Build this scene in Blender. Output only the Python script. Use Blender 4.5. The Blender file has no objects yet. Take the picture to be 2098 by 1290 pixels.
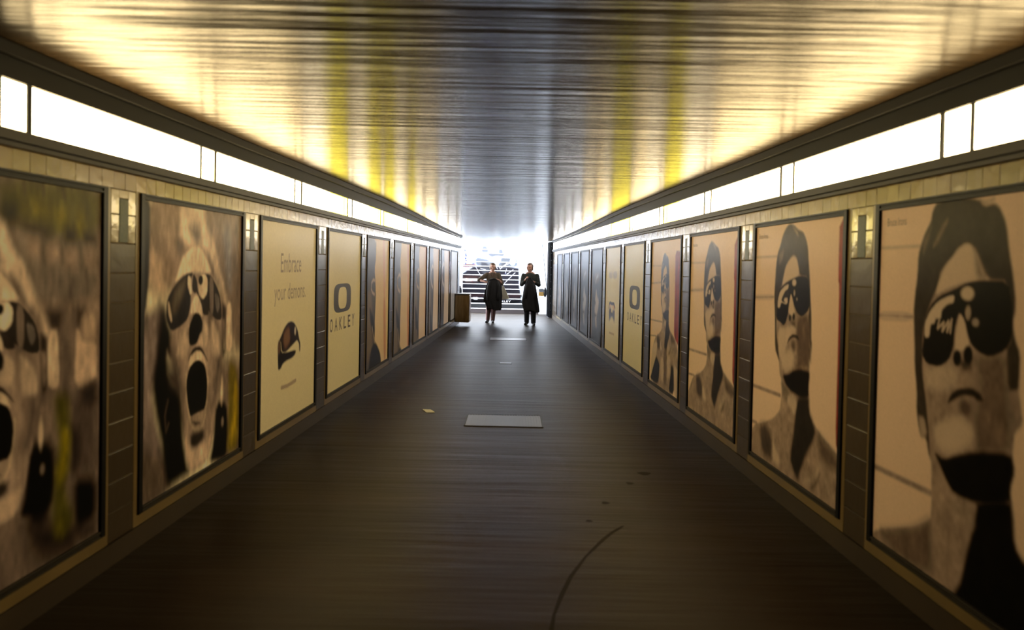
import bpy, bmesh, math, random
import numpy as np
random.seed(7); RNG = np.random.default_rng(7)
SC = bpy.context.scene; COL = SC.collection

# ------------------------------------------------------------------ camera, world, exposure
PITCH, ROLL, EYE, F, W, H, PPY = .0241, .01959, 1.65, 1900., 2098, 1290, 590.
cam_d = bpy.data.cameras.new('camera'); cam = bpy.data.objects.new('camera', cam_d); COL.objects.link(cam)
cam_d.sensor_fit = 'HORIZONTAL'; cam_d.sensor_width = 36.; cam_d.lens = F / W * 36.
cam_d.shift_y = -(H / 2 - PPY) / W
cam_d.clip_start = .05; cam_d.clip_end = 300
cam.location = (0, 0, EYE)
from mathutils import Matrix, Vector
_f = Vector((0, math.cos(PITCH), -math.sin(PITCH))); _u = Vector((0, math.sin(PITCH), math.cos(PITCH))); _r = Vector((1, 0, 0))
_r2 = _r * math.cos(ROLL) + _u * math.sin(ROLL); _u2 = _u * math.cos(ROLL) - _r * math.sin(ROLL)
cam.rotation_mode = 'QUATERNION'
cam.rotation_quaternion = Matrix((_r2, _u2, -_f)).transposed().to_quaternion()
cam_d.dof.use_dof = True; cam_d.dof.focus_distance = 20.; cam_d.dof.aperture_fstop = 2.2
SC.camera = cam

world = bpy.data.worlds.new('daylight'); SC.world = world; world.use_nodes = True
_bg = world.node_tree.nodes['Background']
_bg.inputs[0].default_value = (.85, .91, 1.0, 1); _bg.inputs[1].default_value = 24.0
SC.view_settings.view_transform = 'Standard'; SC.view_settings.look = 'None'
SC.view_settings.exposure = 0.; SC.view_settings.gamma = 1.; SC.view_settings.use_curve_mapping = False
LAMP = 19.          # strength of the tubes behind the light strip

# ------------------------------------------------------------------ materials
def mat(name, col, rough=.6, spec=.5, metal=0., coat=0., noise=None, bump=None, attr=None, emit=None):
    m = bpy.data.materials.new(name); m.use_nodes = True
    nt = m.node_tree; b = nt.nodes['Principled BSDF']
    b.inputs['Base Color'].default_value = (*col, 1); b.inputs['Roughness'].default_value = rough
    b.inputs['Specular IOR Level'].default_value = spec; b.inputs['Metallic'].default_value = metal
    b.inputs['Coat Weight'].default_value = coat; b.inputs['Coat Roughness'].default_value = .12
    tc = None
    def noise_node(scale, detail=4, stretch=(1, 1, 1)):
        t = nt.nodes.new('ShaderNodeTexCoord'); mp = nt.nodes.new('ShaderNodeMapping')
        mp.inputs['Scale'].default_value = stretch
        nt.links.new(t.outputs['Object'], mp.inputs[0])
        n = nt.nodes.new('ShaderNodeTexNoise'); n.inputs['Scale'].default_value = scale; n.inputs['Detail'].default_value = detail
        nt.links.new(mp.outputs[0], n.inputs['Vector']); return n
    src = None
    if attr:
        a = nt.nodes.new('ShaderNodeVertexColor'); a.layer_name = attr; src = a.outputs[0]
    if noise:                                   # (scale, other colour, stretch)
        n = noise_node(noise[0], 6, noise[2] if len(noise) > 2 else (1, 1, 1))
        r = nt.nodes.new('ShaderNodeValToRGB'); r.color_ramp.elements[0].position = .3; r.color_ramp.elements[1].position = .72
        r.color_ramp.elements[0].color = (*col, 1); r.color_ramp.elements[1].color = (*noise[1], 1)
        nt.links.new(n.outputs[0], r.inputs[0])
        if src is not None:
            mx = nt.nodes.new('ShaderNodeMix'); mx.data_type = 'RGBA'; mx.blend_type = 'MULTIPLY'; mx.inputs[0].default_value = 1
            nt.links.new(src, mx.inputs[6]); nt.links.new(r.outputs[0], mx.inputs[7]); src = mx.outputs[2]
        else: src = r.outputs[0]
    if src is not None: nt.links.new(src, b.inputs['Base Color'])
    if bump:                                    # list of (scale, distance, stretch)
        prev = None
        for sc, dist, stretch in bump:
            n = noise_node(sc, 3, stretch); bp = nt.nodes.new('ShaderNodeBump'); bp.inputs['Distance'].default_value = dist
            bp.inputs['Strength'].default_value = 1.
            nt.links.new(n.outputs[0], bp.inputs['Height'])
            if prev: nt.links.new(prev.outputs[0], bp.inputs['Normal'])
            prev = bp
        nt.links.new(prev.outputs[0], b.inputs['Normal'])
    if emit:                                    # emission coloured by the tubes (attribute) times strength
        a = nt.nodes.new('ShaderNodeVertexColor'); a.layer_name = emit[0]
        nt.links.new(a.outputs[0], b.inputs['Emission Color']); b.inputs['Emission Strength'].default_value = emit[1]
    return m

M = dict(
 plaster=mat('dark_plaster', (.045, .04, .034), .7),
 ceiling=mat('gloss_ceiling_paint', (.055, .037, .019), .22, .03, noise=(1.3, (.034, .022, .011), (.25, 2.5, 1)), bump=[(1.0, .014, (.3, 2.6, 1)), (1.0, .0100, (.6, 13, 1)), (1.0, .0022, (1.2, 60, 1))]),
 floor=mat('worn_asphalt', (.021, .0142, .008), .38, .03, noise=(.9, (.037, .0252, .0145), (.6, 1.6, 1)), bump=[(1., .012, (.35, 2.2, 1)), (1., .0045, (.9, 9, 1)), (110., .0012, (1, 1, 1))]),
 stain=mat('floor_stain', (.016, .011, .0062), .5, .02),
 cream=mat('cream_glazed_tile', (1, 1, 1), .16, .5, attr='tint', bump=[(14., .002, (1, 1, 1))]),
 border=mat('cream_border_tile', (.20, .14, .055), .3, .3, noise=(3., (.15, .105, .042))),
 brown=mat('brown_glazed_tile', (1, 1, 1), .28, .25, attr='tint', bump=[(9., .002, (1, 1, 1))]),
 green=mat('green_mosaic', (.035, .055, .025), .4, .2, noise=(60., (.07, .09, .035))),
 grout=mat('grout', (.16, .12, .06), .7),
 plinth=mat('plinth_tile', (.055, .040, .026), .35, .3, noise=(2., (.038, .028, .019))),
 black=mat('black_frame_paint', (.003, .003, .003), .4, .12),
 band=mat('black_band', (.004, .004, .003), .5, .12),
 cornice=mat('dark_brown_trim', (.009, .0075, .0055), .5, .12),
 ledge=mat('grey_ledge_paint', (.024, .02, .015), .45, .2),
 print=mat('laminated_print', (1, 1, 1), .3, .025, attr='ink'),
 ink=mat('grey_ink', (.11, .085, .09), .5, .3), paleink=mat('pale_ink', (.36, .29, .24), .5, .3), logo=mat('dark_logo_ink', (.032, .025, .034), .5, .3),
 diffuser=mat('opal_diffuser', (.8, .8, .75), .4, emit=('tube', LAMP)),
 bar=mat('dark_metal_bar', (.004, .004, .004), .5, .15),
 steel=mat('grating_steel', (.30, .30, .31), .42, metal=1.), darksteel=mat('dark_gap', (.02, .02, .02), .6),
 bronze=mat('brushed_bronze_metal', (.45, .33, .19), .28, metal=1., noise=(3., (.25, .17, .09), (6, 6, 1))),
 paper=mat('litter_paper', (.75, .72, .62), .7),
 white=mat('white_wall_tile', (.78, .80, .82), .3, noise=(4., (.70, .72, .75))),
 tread=mat('pale_step_edge', (.62, .63, .64), .6), riser=mat('riser_print', (1, 1, 1), .7, .05, attr='ink'),
 whiteink=mat('white_ink', (.8, .8, .8), .6),
 gate=mat('black_gate_iron', (.005, .005, .006), .45, .12), rail=mat('grey_rail_metal', (.35, .37, .4), .3, metal=1.),
 orangelit=mat('orange_lit_plate', (.75, .45, .14), .35, metal=1.),  # orange lamp light on the plate is put into the metal colour
 skin=mat('skin', (.42, .22, .15), .5), hairw=mat('light_brown_hair', (.16, .10, .06), .6), hairm=mat('brown_hair', (.10, .055, .035), .6),
 olive=mat('olive_shirt_cloth', (.085, .062, .042), .9), maroon=mat('dark_red_cloth', (.075, .03, .022), .9), plaid=mat('dark_plaid_cloth', (.03, .034, .026), .9, noise=(28., (.012, .014, .012), (1, 1, 1))),
 mauve=mat('mauve_trouser_cloth', (.17, .09, .085), .9), navy=mat('dark_navy_cloth', (.010, .011, .016), .9), coat=mat('black_coat_cloth', (.009, .008, .008), .85),
 shoe=mat('black_shoe_leather', (.01, .01, .012), .35), bag=mat('white_carrier_bag', (.62, .58, .46), .5), eye=mat('dark_eye', (.01, .008, .006), .3), lip=mat('lip', (.25, .09, .07), .5),
)
ART = {
'R2': [
 ('l',(.42,.32,.25),.006,[-565,127,25,131,285,130],.01),
 ('p',(.46,.35,.28),.008,[-547,318,30,297,260,288,262,311,32,320,-545,342]),
 ('l',(.3,.22,.18),.004,[-546,330,31,308,261,299],.006),
 ('l',(.26,.19,.155),.006,[-419,710,48,703,372,696],.016),
 ('l',(.26,.19,.155),.006,[-290,881,-4,864,62,861],.014),
 ('p',(.22,.05,.04),.006,[946,-11,1202,-7,1234,466,1221,900,1110,847,997,809,961,774,962,529,962,495,959,339,958,234,947,218]),
 ('p',(.1,.022,.02),.012,[1007,-7,1036,-5,1052,485,1069,856,1024,808,1026,614,1019,375]),
 ('p',(.27,.2,.158),.008,[435,0,387,19,353,46,327,84,295,117,278,166,271,230,264,304,280,376,287,425,291,513,330,543,347,560,361,615,383,627,391,677,383,724,373,756,301,799,211,828,116,852,38,867,-129,1017,-175,1202,167,1553,997,1342,1187,1109,1121,865,997,813,911,792,840,775,764,748,717,724,706,698,696,616,699,574,691,547,709,492,719,465,705,440,702,353,687,288,676,223,659,157,648,104,627,69,593,41,540,30,485,9]),
 ('p',(.05,.042,.034),.008,[435,0,387,19,353,46,327,84,295,117,278,166,271,230,264,304,280,376,291,513,330,543,351,560,339,508,304,453,298,375,311,307,355,252,377,209,400,171,454,138,487,126,521,134,547,166,563,207,656,210,678,332,669,368,679,420,701,475,714,452,705,440,702,353,687,288,676,223,659,157,648,104,627,69,593,41,540,30,485,9]),
 ('p',(.16,.13,.105),.012,[464,6,527,34,542,57,486,28]),
 ('p',(.13,.105,.085),.012,[314,113,379,100,354,147,319,166]),
 ('p',(.5,.39,.3),.008,[487,130,440,148,400,173,380,209,360,252,433,228,560,205,546,171,522,140]),
 ('p',(.11,.085,.07),.02,[553,361,686,354,711,522,689,524,691,551,535,569,567,537,543,444]),
 ('p',(.45,.35,.275),.015,[320,423,448,414,528,390,545,425,478,440,439,480,388,556,341,532]),
 ('p',(.008,.007,.006),.005,[299,390,302,326,320,272,391,240,474,222,554,207,656,210,683,267,678,332,605,363,552,354,513,327,479,282,465,282,446,353,418,397,390,411,353,399]),
 ('p',(.5,.4,.31),.005,[310,341,314,307,338,273,395,250,442,241,435,261,396,271,392,294,431,294,433,317,412,324,356,316,340,340]),
 ('p',(.03,.025,.02),.004,[391,275,435,261,451,283,431,295,398,298,385,309,411,317,368,315,355,307]),
 ('e',(.5,.4,.31),.006,[505,234],.022,.013),
 ('e',(.28,.22,.17),.005,[510,274],.01,.012),
 ('e',(.25,.2,.16),.005,[541,298],.008,.006),
 ('p',(.5,.39,.3),.006,[472,280,488,305,518,345,523,357,502,366,460,362,445,348,456,311]),
 ('e',(.008,.007,.006),.006,[466,375],.013,.013),
 ('e',(.008,.007,.006),.006,[510,368],.014,.015),
 ('p',(.1,.08,.065),.012,[476,389,528,381,536,408,495,404]),
 ('p',(.03,.024,.02),.006,[439,482,458,453,505,435,559,436,581,455,546,449,499,451,463,466]),
 ('e',(.11,.085,.07),.015,[515,479],.022,.022),
 ('p',(.46,.36,.28),.02,[384,514,496,498,525,523,506,573,418,593,378,577]),
 ('p',(.012,.01,.009),.012,[393,608,479,593,524,574,591,562,691,558,702,573,692,617,699,657,627,673,557,668,492,663,438,646]),
 ('p',(.03,.025,.021),.02,[571,671,699,653,706,703,737,730,778,769,756,809,683,880,628,953,604,995,552,966,513,935,517,885,543,812,551,767]),
 ('p',(.16,.125,.1),.015,[375,633,438,650,492,668,459,717,412,704]),
 ('p',(.42,.33,.26),.015,[471,681,551,677,573,695,549,747,504,730,466,711]),
 ('p',(.07,.056,.047),.03,[107,859,186,840,256,864,293,905,283,980,207,986,134,963]),
 ('p',(.46,.36,.28),.018,[292,894,344,931,390,962,357,985,299,977]),
 ('p',(.1,.08,.066),.03,[790,766,889,797,1003,825,1007,871,895,879,821,850]),
 ('p',(.33,.255,.2),.03,[638,984,800,900,834,866,803,940,731,985]),
 ('p',(.1,.08,.066),.02,[731,985,803,931,837,901,805,962,757,993]),
 ('p',(.25,.19,.15),.03,[847,876,987,901,994,993,856,994]),
],
'R4x': [
 ('p',(.02,.017,.015),.02,[89,1053,286,1131,283,1216,240,1346,-228,1349,-83,1214]),
 ('p',(.02,.017,.015),.02,[881,1059,1001,1118,1016,1347,764,1344,844,1188]),
 ('p',(.45,.34,.26),.02,[987,1055,1206,1106,1234,1353,1041,1356]),
 ('p',(.12,.095,.08),.03,[481,960,651,944,648,1319,522,1309]),
 ('p',(.42,.32,.25),.03,[336,1056,490,1041,506,1284,340,1278]),
 ('p',(.42,.32,.25),.03,[657,997,835,1006,812,1192,685,1235]),
 ('p',(.48,.37,.28),.02,[-117,957,147,905,113,1050,-83,1214,-191,1315]),
],
'R1': [
 ('l',(.45,.35,.27),.005,[-17,113,38,114,249,113],.01),
 ('p',(.46,.35,.28),.006,[-4,306,219,298,220,326,-2,335]),
 ('l',(.3,.22,.18),.004,[-3,319,219,312],.006),
 ('l',(.24,.18,.15),.006,[-41,786,36,784,350,779],.017),
 ('p',(.27,.2,.158),.008,[340,-4,315,20,308,49,266,91,241,139,240,193,229,246,223,300,234,389,237,442,256,516,257,569,281,640,311,634,338,687,349,695,358,839,326,866,261,896,168,928,28,970,-25,1006,3,1418,1091,999,1055,812,845,828,778,827,741,802,730,735,715,677,732,634,718,597,726,542,755,520,743,470,731,428,737,417,737,366,713,332,705,297,713,271,711,238,699,188,680,129,667,74,642,35,615,19,570,23,544,4,446,-9]),
 ('p',(.045,.037,.03),.008,[340,-4,315,20,308,49,266,91,241,139,240,193,229,246,223,300,234,389,237,442,256,516,257,569,280,624,322,638,338,687,335,635,310,534,301,509,285,463,280,385,285,327,318,269,354,225,368,181,424,147,454,123,492,111,526,119,553,146,591,200,684,203,704,333,680,364,692,455,738,449,737,417,737,366,713,332,705,297,713,271,711,238,699,188,680,129,667,74,642,35,615,19,570,23,544,4,446,-9]),
 ('p',(.15,.12,.095),.012,[401,41,386,66,347,106,321,119,353,77]),
 ('p',(.11,.09,.07),.012,[300,62,317,54,294,105,269,140,267,100]),
 ('p',(.13,.105,.085),.01,[544,4,577,12,621,6,577,20]),
 ('p',(.5,.39,.3),.008,[492,113,454,126,431,142,384,175,361,209,345,247,412,225,490,210,563,202,582,197,561,166,538,139,514,118]),
 ('p',(.2,.155,.125),.02,[526,127,553,154,587,199,549,201]),
 ('p',(.13,.1,.083),.025,[545,385,681,368,692,455,702,520,714,598,574,632,551,546,579,471]),
 ('p',(.42,.33,.26),.02,[298,449,424,418,473,441,460,487,310,508]),
 ('p',(.008,.007,.006),.005,[277,411,286,367,285,323,318,274,364,248,444,227,505,209,563,203,684,203,704,275,704,333,680,364,615,386,566,379,529,363,513,341,496,306,471,287,461,300,450,329,446,379,424,414,375,436,306,435]),
 ('p',(.5,.4,.31),.005,[292,364,290,325,316,291,358,263,413,247,442,244,439,262,407,268,379,284,376,309,350,308,343,322,321,326,317,360]),
 ('l',(.42,.33,.26),.003,[368,312,361,335,393,316,386,340,417,311,411,340,433,306,427,341],.007),
 ('e',(.5,.4,.31),.006,[505,237],.03,.017),
 ('e',(.28,.22,.17),.005,[511,285],.013,.018),
 ('e',(.25,.2,.16),.005,[546,307],.016,.01),
 ('p',(.5,.39,.3),.006,[472,290,494,306,509,341,522,366,500,378,466,389,452,394,454,353,462,316]),
 ('p',(.06,.048,.04),.014,[471,409,538,390,536,427,496,436]),
 ('e',(.008,.007,.006),.006,[465,403],.02,.021),
 ('e',(.008,.007,.006),.006,[517,390],.022,.023),
 ('p',(.02,.016,.013),.008,[422,527,437,500,474,479,538,468,578,478,593,494,566,498,548,490,494,495,457,512]),
 ('e',(.09,.07,.06),.016,[514,524],.03,.024),
 ('p',(.47,.37,.29),.02,[351,590,488,547,553,574,538,615,456,652,376,648]),
 ('p',(.008,.007,.006),.01,[361,664,413,672,475,649,556,624,714,595,732,634,715,677,721,711,581,748,472,753,431,727,399,699]),
 ('p',(.008,.007,.006),.014,[580,739,720,702,730,735,741,802,778,827,845,828,1055,812,1091,999,353,1128,505,984,536,886,559,821,573,769]),
 ('p',(.13,.1,.084),.025,[28,971,168,930,261,897,358,840,363,942,376,994,173,1014]),
 ('p',(.28,.215,.17),.025,[453,762,555,765,567,809,530,800,465,799]),
 ('p',(.19,.147,.118),.012,[704,509,751,508,746,530,723,544,706,544]),
 ('p',(.3,.23,.18),.01,[264,584,303,583,322,627,290,644]),
],
'L2': [
 ('p',(.33,.24,.18),.05,[-69,-25,1110,-120,1127,278,-61,301]),
 ('p',(.24,.18,.145),.08,[692,159,1122,153,1141,618,706,576,706,557,1140,597,1171,1352,729,1232]),
 ('p',(.3,.235,.2),.06,[571,-27,1006,-45,1011,82,782,126]),
 ('p',(.27,.25,.255),.04,[764,54,875,49,885,329,819,274]),
 ('p',(.55,.41,.3),.05,[63,169,170,202,206,309,67,297]),
 ('p',(.05,.052,.06),.012,[-20,-4,57,-3,56,126,53,262,28,371,-21,394]),
 ('p',(.26,.205,.19),.03,[-21,377,185,353,190,527,85,630,120,748,176,847,236,995,-26,1033,-38,489]),
 ('p',(.1,.08,.075),.05,[120,350,185,335,201,528,123,481]),
 ('p',(.1,.08,.075),.05,[10,873,201,941,248,997,13,1022]),
 ('p',(.66,.53,.41),.03,[325,-20,543,-35,574,52,669,129,724,221,696,267,635,200,577,161,495,133,417,140,354,127,310,91]),
 ('l',(.56,.44,.34),.03,[633,130,709,221,772,294,814,364],.03),
 ('p',(.26,.2,.165),.03,[576,141,649,200,696,272,636,241,599,200]),
 ('p',(.3,.24,.2),.03,[395,65,519,64,534,117,481,131,415,97]),
 ('p',(.22,.17,.145),.025,[299,124,354,136,331,174,295,161]),
 ('p',(.38,.29,.235),.012,[202,340,251,274,297,243,331,192,380,164,455,136,522,142,577,171,636,241,735,319,777,431,783,584,782,564,739,664,721,776,673,913,611,977,442,983,403,939,361,808,346,688,294,565,201,511,201,528,244,446]),
 ('p',(.7,.57,.43),.012,[455,136,380,164,331,192,297,243,274,271,370,244,458,236,538,241,639,242,607,205,564,171,522,142]),
 ('p',(.17,.13,.11),.05,[583,350,701,426,783,584,782,564,713,765,654,766,707,609,676,554,644,474]),
 ('p',(.17,.13,.11),.05,[223,513,293,519,357,666,373,791,312,762,261,630]),
 ('p',(.16,.12,.1),.05,[-31,781,199,869,248,1007,-26,1012]),
 ('p',(.008,.007,.006),.03,[172,352,198,398,244,446,241,531,206,511,231,604,321,661,350,749,369,856,405,949,429,983,306,988,227,993,189,912,170,819,119,713,85,608,114,529]),
 ('p',(.1,.08,.07),.04,[214,579,307,590,333,677,238,632]),
 ('l',(.13,.1,.08),.012,[222,684,195,734,208,790,230,767],.01),
 ('p',(.045,.042,.046),.007,[370,244,286,275,229,310,202,340,198,398,244,446,338,429,399,409,423,363,425,315,402,277,452,237]),
 ('p',(.17,.14,.105),.03,[286,293,370,258,371,295,289,376,254,383,247,337]),
 ('p',(.5,.4,.3),.006,[210,340,224,337,255,406,243,414,217,381]),
 ('p',(.62,.5,.38),.006,[395,248,423,254,437,316,417,321,393,286]),
 ('p',(.06,.05,.045),.006,[448,239,485,264,500,318,542,348,612,376,613,406,557,403,528,358,487,313,461,317,434,298]),
 ('p',(.05,.043,.04),.006,[514,245,622,245,681,279,735,324,760,377,765,433,701,429,642,403,584,372,528,343]),
 ('p',(.66,.53,.4),.006,[518,245,573,243,602,270,596,320,555,343,521,329,500,298,505,269]),
 ('e',(.008,.007,.006),.005,[526,268],.022,.018),
 ('p',(.24,.19,.16),.008,[619,251,666,266,668,407,627,405]),
 ('p',(.19,.165,.15),.008,[680,318,728,335,742,377,715,406,692,374]),
 ('p',(.62,.5,.385),.008,[474,319,507,332,540,368,547,413,463,389,424,394,430,354]),
 ('p',(.008,.007,.006),.008,[463,389,519,394,558,438,548,467,525,470,493,507,434,512,408,495,410,438]),
 ('p',(.5,.395,.31),.02,[394,428,351,453,316,497,293,537,378,545,409,510,401,466]),
 ('p',(.55,.435,.335),.015,[558,418,600,441,616,487,589,535,506,508,546,472]),
 ('p',(.52,.41,.32),.02,[642,418,718,469,758,534,752,581,662,572,644,484]),
 ('p',(.62,.49,.37),.012,[835,362,883,372,900,546,862,576,816,552,816,433]),
 ('p',(.05,.04,.035),.02,[766,367,810,379,812,433,813,565,783,584,768,430,777,431,812,433,813,555,782,563]),
 ('p',(.035,.028,.024),.008,[416,548,460,520,534,520,590,565,612,589,569,554,507,539,435,542,410,568]),
 ('p',(.6,.48,.36),.008,[442,551,480,533,534,538,569,563,594,602,563,586,508,571,449,577,418,617,410,582,429,546]),
 ('l',(.5,.4,.3),.008,[387,613,395,699,436,792,483,834,544,839,587,797,603,739,614,649],.018),
 ('p',(.008,.007,.006),.006,[522,572,584,601,611,669,599,748,569,775,488,773,436,778,409,730,388,646,415,592,469,573]),
 ('p',(.36,.28,.22),.012,[436,778,488,773,576,771,578,818,517,835,457,819]),
 ('p',(.1,.08,.07),.01,[449,794,543,814,489,820]),
 ('p',(.06,.05,.042),.02,[438,840,578,845,573,884,492,905,439,891]),
 ('p',(.6,.46,.35),.02,[381,839,439,894,492,911,601,895,665,881,625,970,548,974,449,985,402,934]),
 ('p',(.008,.007,.006),.02,[713,760,837,783,860,894,848,1005,736,998,647,990,688,916]),
 ('e',(.5,.4,.3),.008,[777,724],.016,.055),
 ('e',(.25,.2,.16),.01,[789,853],.016,.02),
 ('p',(.22,.17,.03),.03,[871,604,964,647,1001,807,995,999,845,999,864,852,857,678]),
 ('p',(.48,.34,.03),.03,[933,709,967,725,973,892,909,968,883,920,929,840]),
],
'L3': [
 ('p',(.035,.025,.028),.006,[521,500,580,514,641,551,680,609,702,633,698,674,681,675,675,631,634,608,585,620,435,653,399,653,354,644,339,591,291,595,333,570,393,528,456,504]),
 ('p',(.16,.1,.075),.02,[394,549,485,524,507,605,416,639,378,595]),
 ('p',(.12,.075,.06),.02,[291,592,329,585,329,662,295,684]),
 ('p',(.02,.017,.02),.006,[286,594,336,591,345,648,436,656,616,658,608,680,550,695,438,699,375,709,341,730,306,733,293,719]),
 ('p',(.12,.08,.06),.012,[291,597,329,595,324,646,294,658]),
 ('e',(.5,.45,.38),.006,[597,556],.016,.022),
 ('l',(.33,.26,.21),.004,[357,827,462,831,619,823],.02),
],
'R6': [
 ('p',(.5,.3,.12),.02,[326,531,434,532,451,567,279,583,254,569,294,541]),
 ('p',(.5,.3,.12),.02,[488,533,571,528,646,543,683,584,518,587]),
 ('p',(.055,.035,.04),.02,[264,587,441,573,427,617,533,615,508,593,683,584,670,630,675,664,652,711,607,685,530,661,433,658,384,684,300,712,281,690]),
 ('l',(.03,.02,.02),.006,[263,584,294,541,369,528,446,536,519,532,613,531,680,565],.03),
 ('p',(.03,.025,.025),.012,[406,621,533,618,518,650,422,655]),
 ('p',(.72,.63,.43),.012,[430,573,494,570,501,616,448,616]),
 ('p',(.38,.33,.27),.012,[229,233,465,229,475,294,239,294]),
 ('p',(.38,.33,.27),.012,[525,228,775,223,771,293,536,295]),
 ('l',(.42,.34,.24),.006,[326,821,650,816],.02),
],
'L5': [
 ('p',(.095,.085,.082),.02,[-120,-21,379,-2,378,149,325,238,375,346,396,462,381,569,366,684,366,801,483,846,621,914,677,984,678,1115,-77,1026]),
 ('p',(.16,.12,.09),.05,[6,415,219,421,278,811,188,891,7,959]),
 ('p',(.6,.36,.28),.03,[668,-29,792,-14,853,497,775,513]),
 ('p',(.5,.24,.17),.03,[746,493,857,478,926,999,823,999]),
 ('p',(.03,.026,.027),.03,[132,523,310,619,377,694,365,783,245,721,165,628]),
 ('l',(.42,.32,.25),.01,[374,328,273,319,202,343,191,386,243,418,333,435],.022),
 ('p',(.02,.018,.02),.02,[210,867,367,810,483,846,621,914,677,984,678,1115,107,1048]),
 ('l',(.3,.24,.19),.01,[257,686,312,752,377,811],.02),
],
'R7': [
 ('p',(.17,.13,.11),.04,[-172,43,38,45,165,981,-53,927]),
 ('p',(.12,.1,.095),.03,[278,253,747,249,720,347,301,378]),
 ('p',(.42,.34,.27),.03,[464,419,574,505,728,544,681,634,540,729,581,849,464,834,356,671,384,557]),
 ('p',(.02,.02,.024),.03,[284,549,453,566,440,600,265,607]),
 ('p',(.02,.02,.024),.03,[283,698,554,701,512,731,290,737]),
 ('p',(.03,.03,.035),.04,[77,522,307,514,280,789,141,856]),
 ('l',(.26,.25,.26),.02,[413,353,462,307,617,285],.03),
 ('p',(.03,.028,.03),.05,[761,325,1022,321,1056,997,736,937]),
],
'L1x': [
 ('p',(.23,.19,.16),.05,[502,135,984,127,988,341,504,318]),
 ('p',(.15,.14,.05),.04,[500,-1,1001,-18,984,118,807,146,567,98,501,101]),
 ('p',(.24,.2,.03),.04,[636,34,733,60,734,89,644,94]),
 ('p',(.22,.19,.03),.03,[741,55,822,54,815,115,750,101]),
 ('p',(.24,.2,.03),.03,[856,52,909,62,901,125,866,135]),
 ('p',(.2,.17,.04),.04,[566,47,629,51,629,95,580,85]),
 ('p',(.035,.032,.02),.04,[514,63,573,62,574,102,514,120]),
 ('p',(.06,.052,.045),.04,[581,105,711,115,711,140,623,123]),
 ('p',(.06,.05,.045),.03,[807,116,857,114,849,149,807,142]),
 ('p',(.06,.05,.045),.03,[906,121,966,128,966,146,906,148]),
 ('p',(.38,.28,.22),.03,[616,143,681,141,682,190,630,187]),
 ('p',(.38,.28,.22),.03,[708,157,778,155,779,198,720,203]),
 ('p',(.34,.25,.2),.03,[791,168,871,166,859,224,808,219]),
 ('p',(.34,.25,.2),.03,[898,166,966,164,967,220,903,220]),
 ('l',(.15,.12,.1),.02,[688,133,693,203],.012),
 ('l',(.15,.12,.1),.02,[782,142,787,202],.012),
 ('l',(.15,.12,.1),.02,[880,148,890,220],.012),
 ('l',(.15,.12,.1),.02,[736,224,740,287],.012),
 ('l',(.15,.12,.1),.02,[825,219,830,298],.012),
 ('l',(.15,.12,.1),.02,[917,229,922,292],.012),
 ('l',(.12,.1,.06),.012,[600,1,607,28],.014),
 ('l',(.12,.1,.06),.012,[687,-3,694,25],.014),
 ('l',(.12,.1,.06),.012,[788,1,793,26],.014),
 ('p',(.3,.225,.18),.03,[639,304,714,319,988,308,988,341,714,345]),
 ('p',(.07,.057,.05),.03,[714,328,793,332,778,391,722,383]),
 ('p',(.09,.07,.06),.03,[861,330,914,333,888,390,862,379]),
 ('p',(.56,.42,.32),.012,[722,385,770,386,773,498,776,545,723,529]),
 ('p',(.2,.155,.13),.03,[774,386,853,392,859,508,859,531,778,541]),
 ('p',(.4,.3,.23),.02,[896,350,974,349,976,438,898,431]),
 ('p',(.56,.42,.32),.012,[898,431,980,433,982,522,978,541,884,565,859,531,859,508,862,393,879,394]),
 ('p',(.14,.11,.1),.04,[778,546,884,565,978,546,994,816,849,804,827,678]),
 ('p',(.05,.042,.04),.03,[895,561,978,551,980,615,906,609]),
 ('p',(.055,.045,.04),.03,[836,654,887,689,888,772,849,804]),
 ('p',(.008,.007,.006),.03,[858,806,983,835,986,949,891,980,861,940]),
 ('p',(.1,.08,.07),.03,[891,948,986,954,987,1008,892,1001]),
 ('p',(.02,.017,.015),.03,[623,658,752,683,763,803,711,906,626,882]),
 ('p',(.2,.155,.13),.03,[660,958,757,989,721,1001,660,986]),
 ('p',(.05,.04,.035),.05,[634,865,891,938,852,1019,643,962]),
 ('p',(.13,.12,.03),.03,[755,557,821,566,836,659,828,749,810,825,860,919,812,956,756,939,746,848,763,774,780,694,761,631]),
 ('p',(.3,.25,.02),.03,[793,657,832,679,826,738,819,787,772,806,764,764,790,730]),
 ('p',(.17,.145,.02),.03,[766,898,802,908,803,953,767,938]),
],
}
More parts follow.
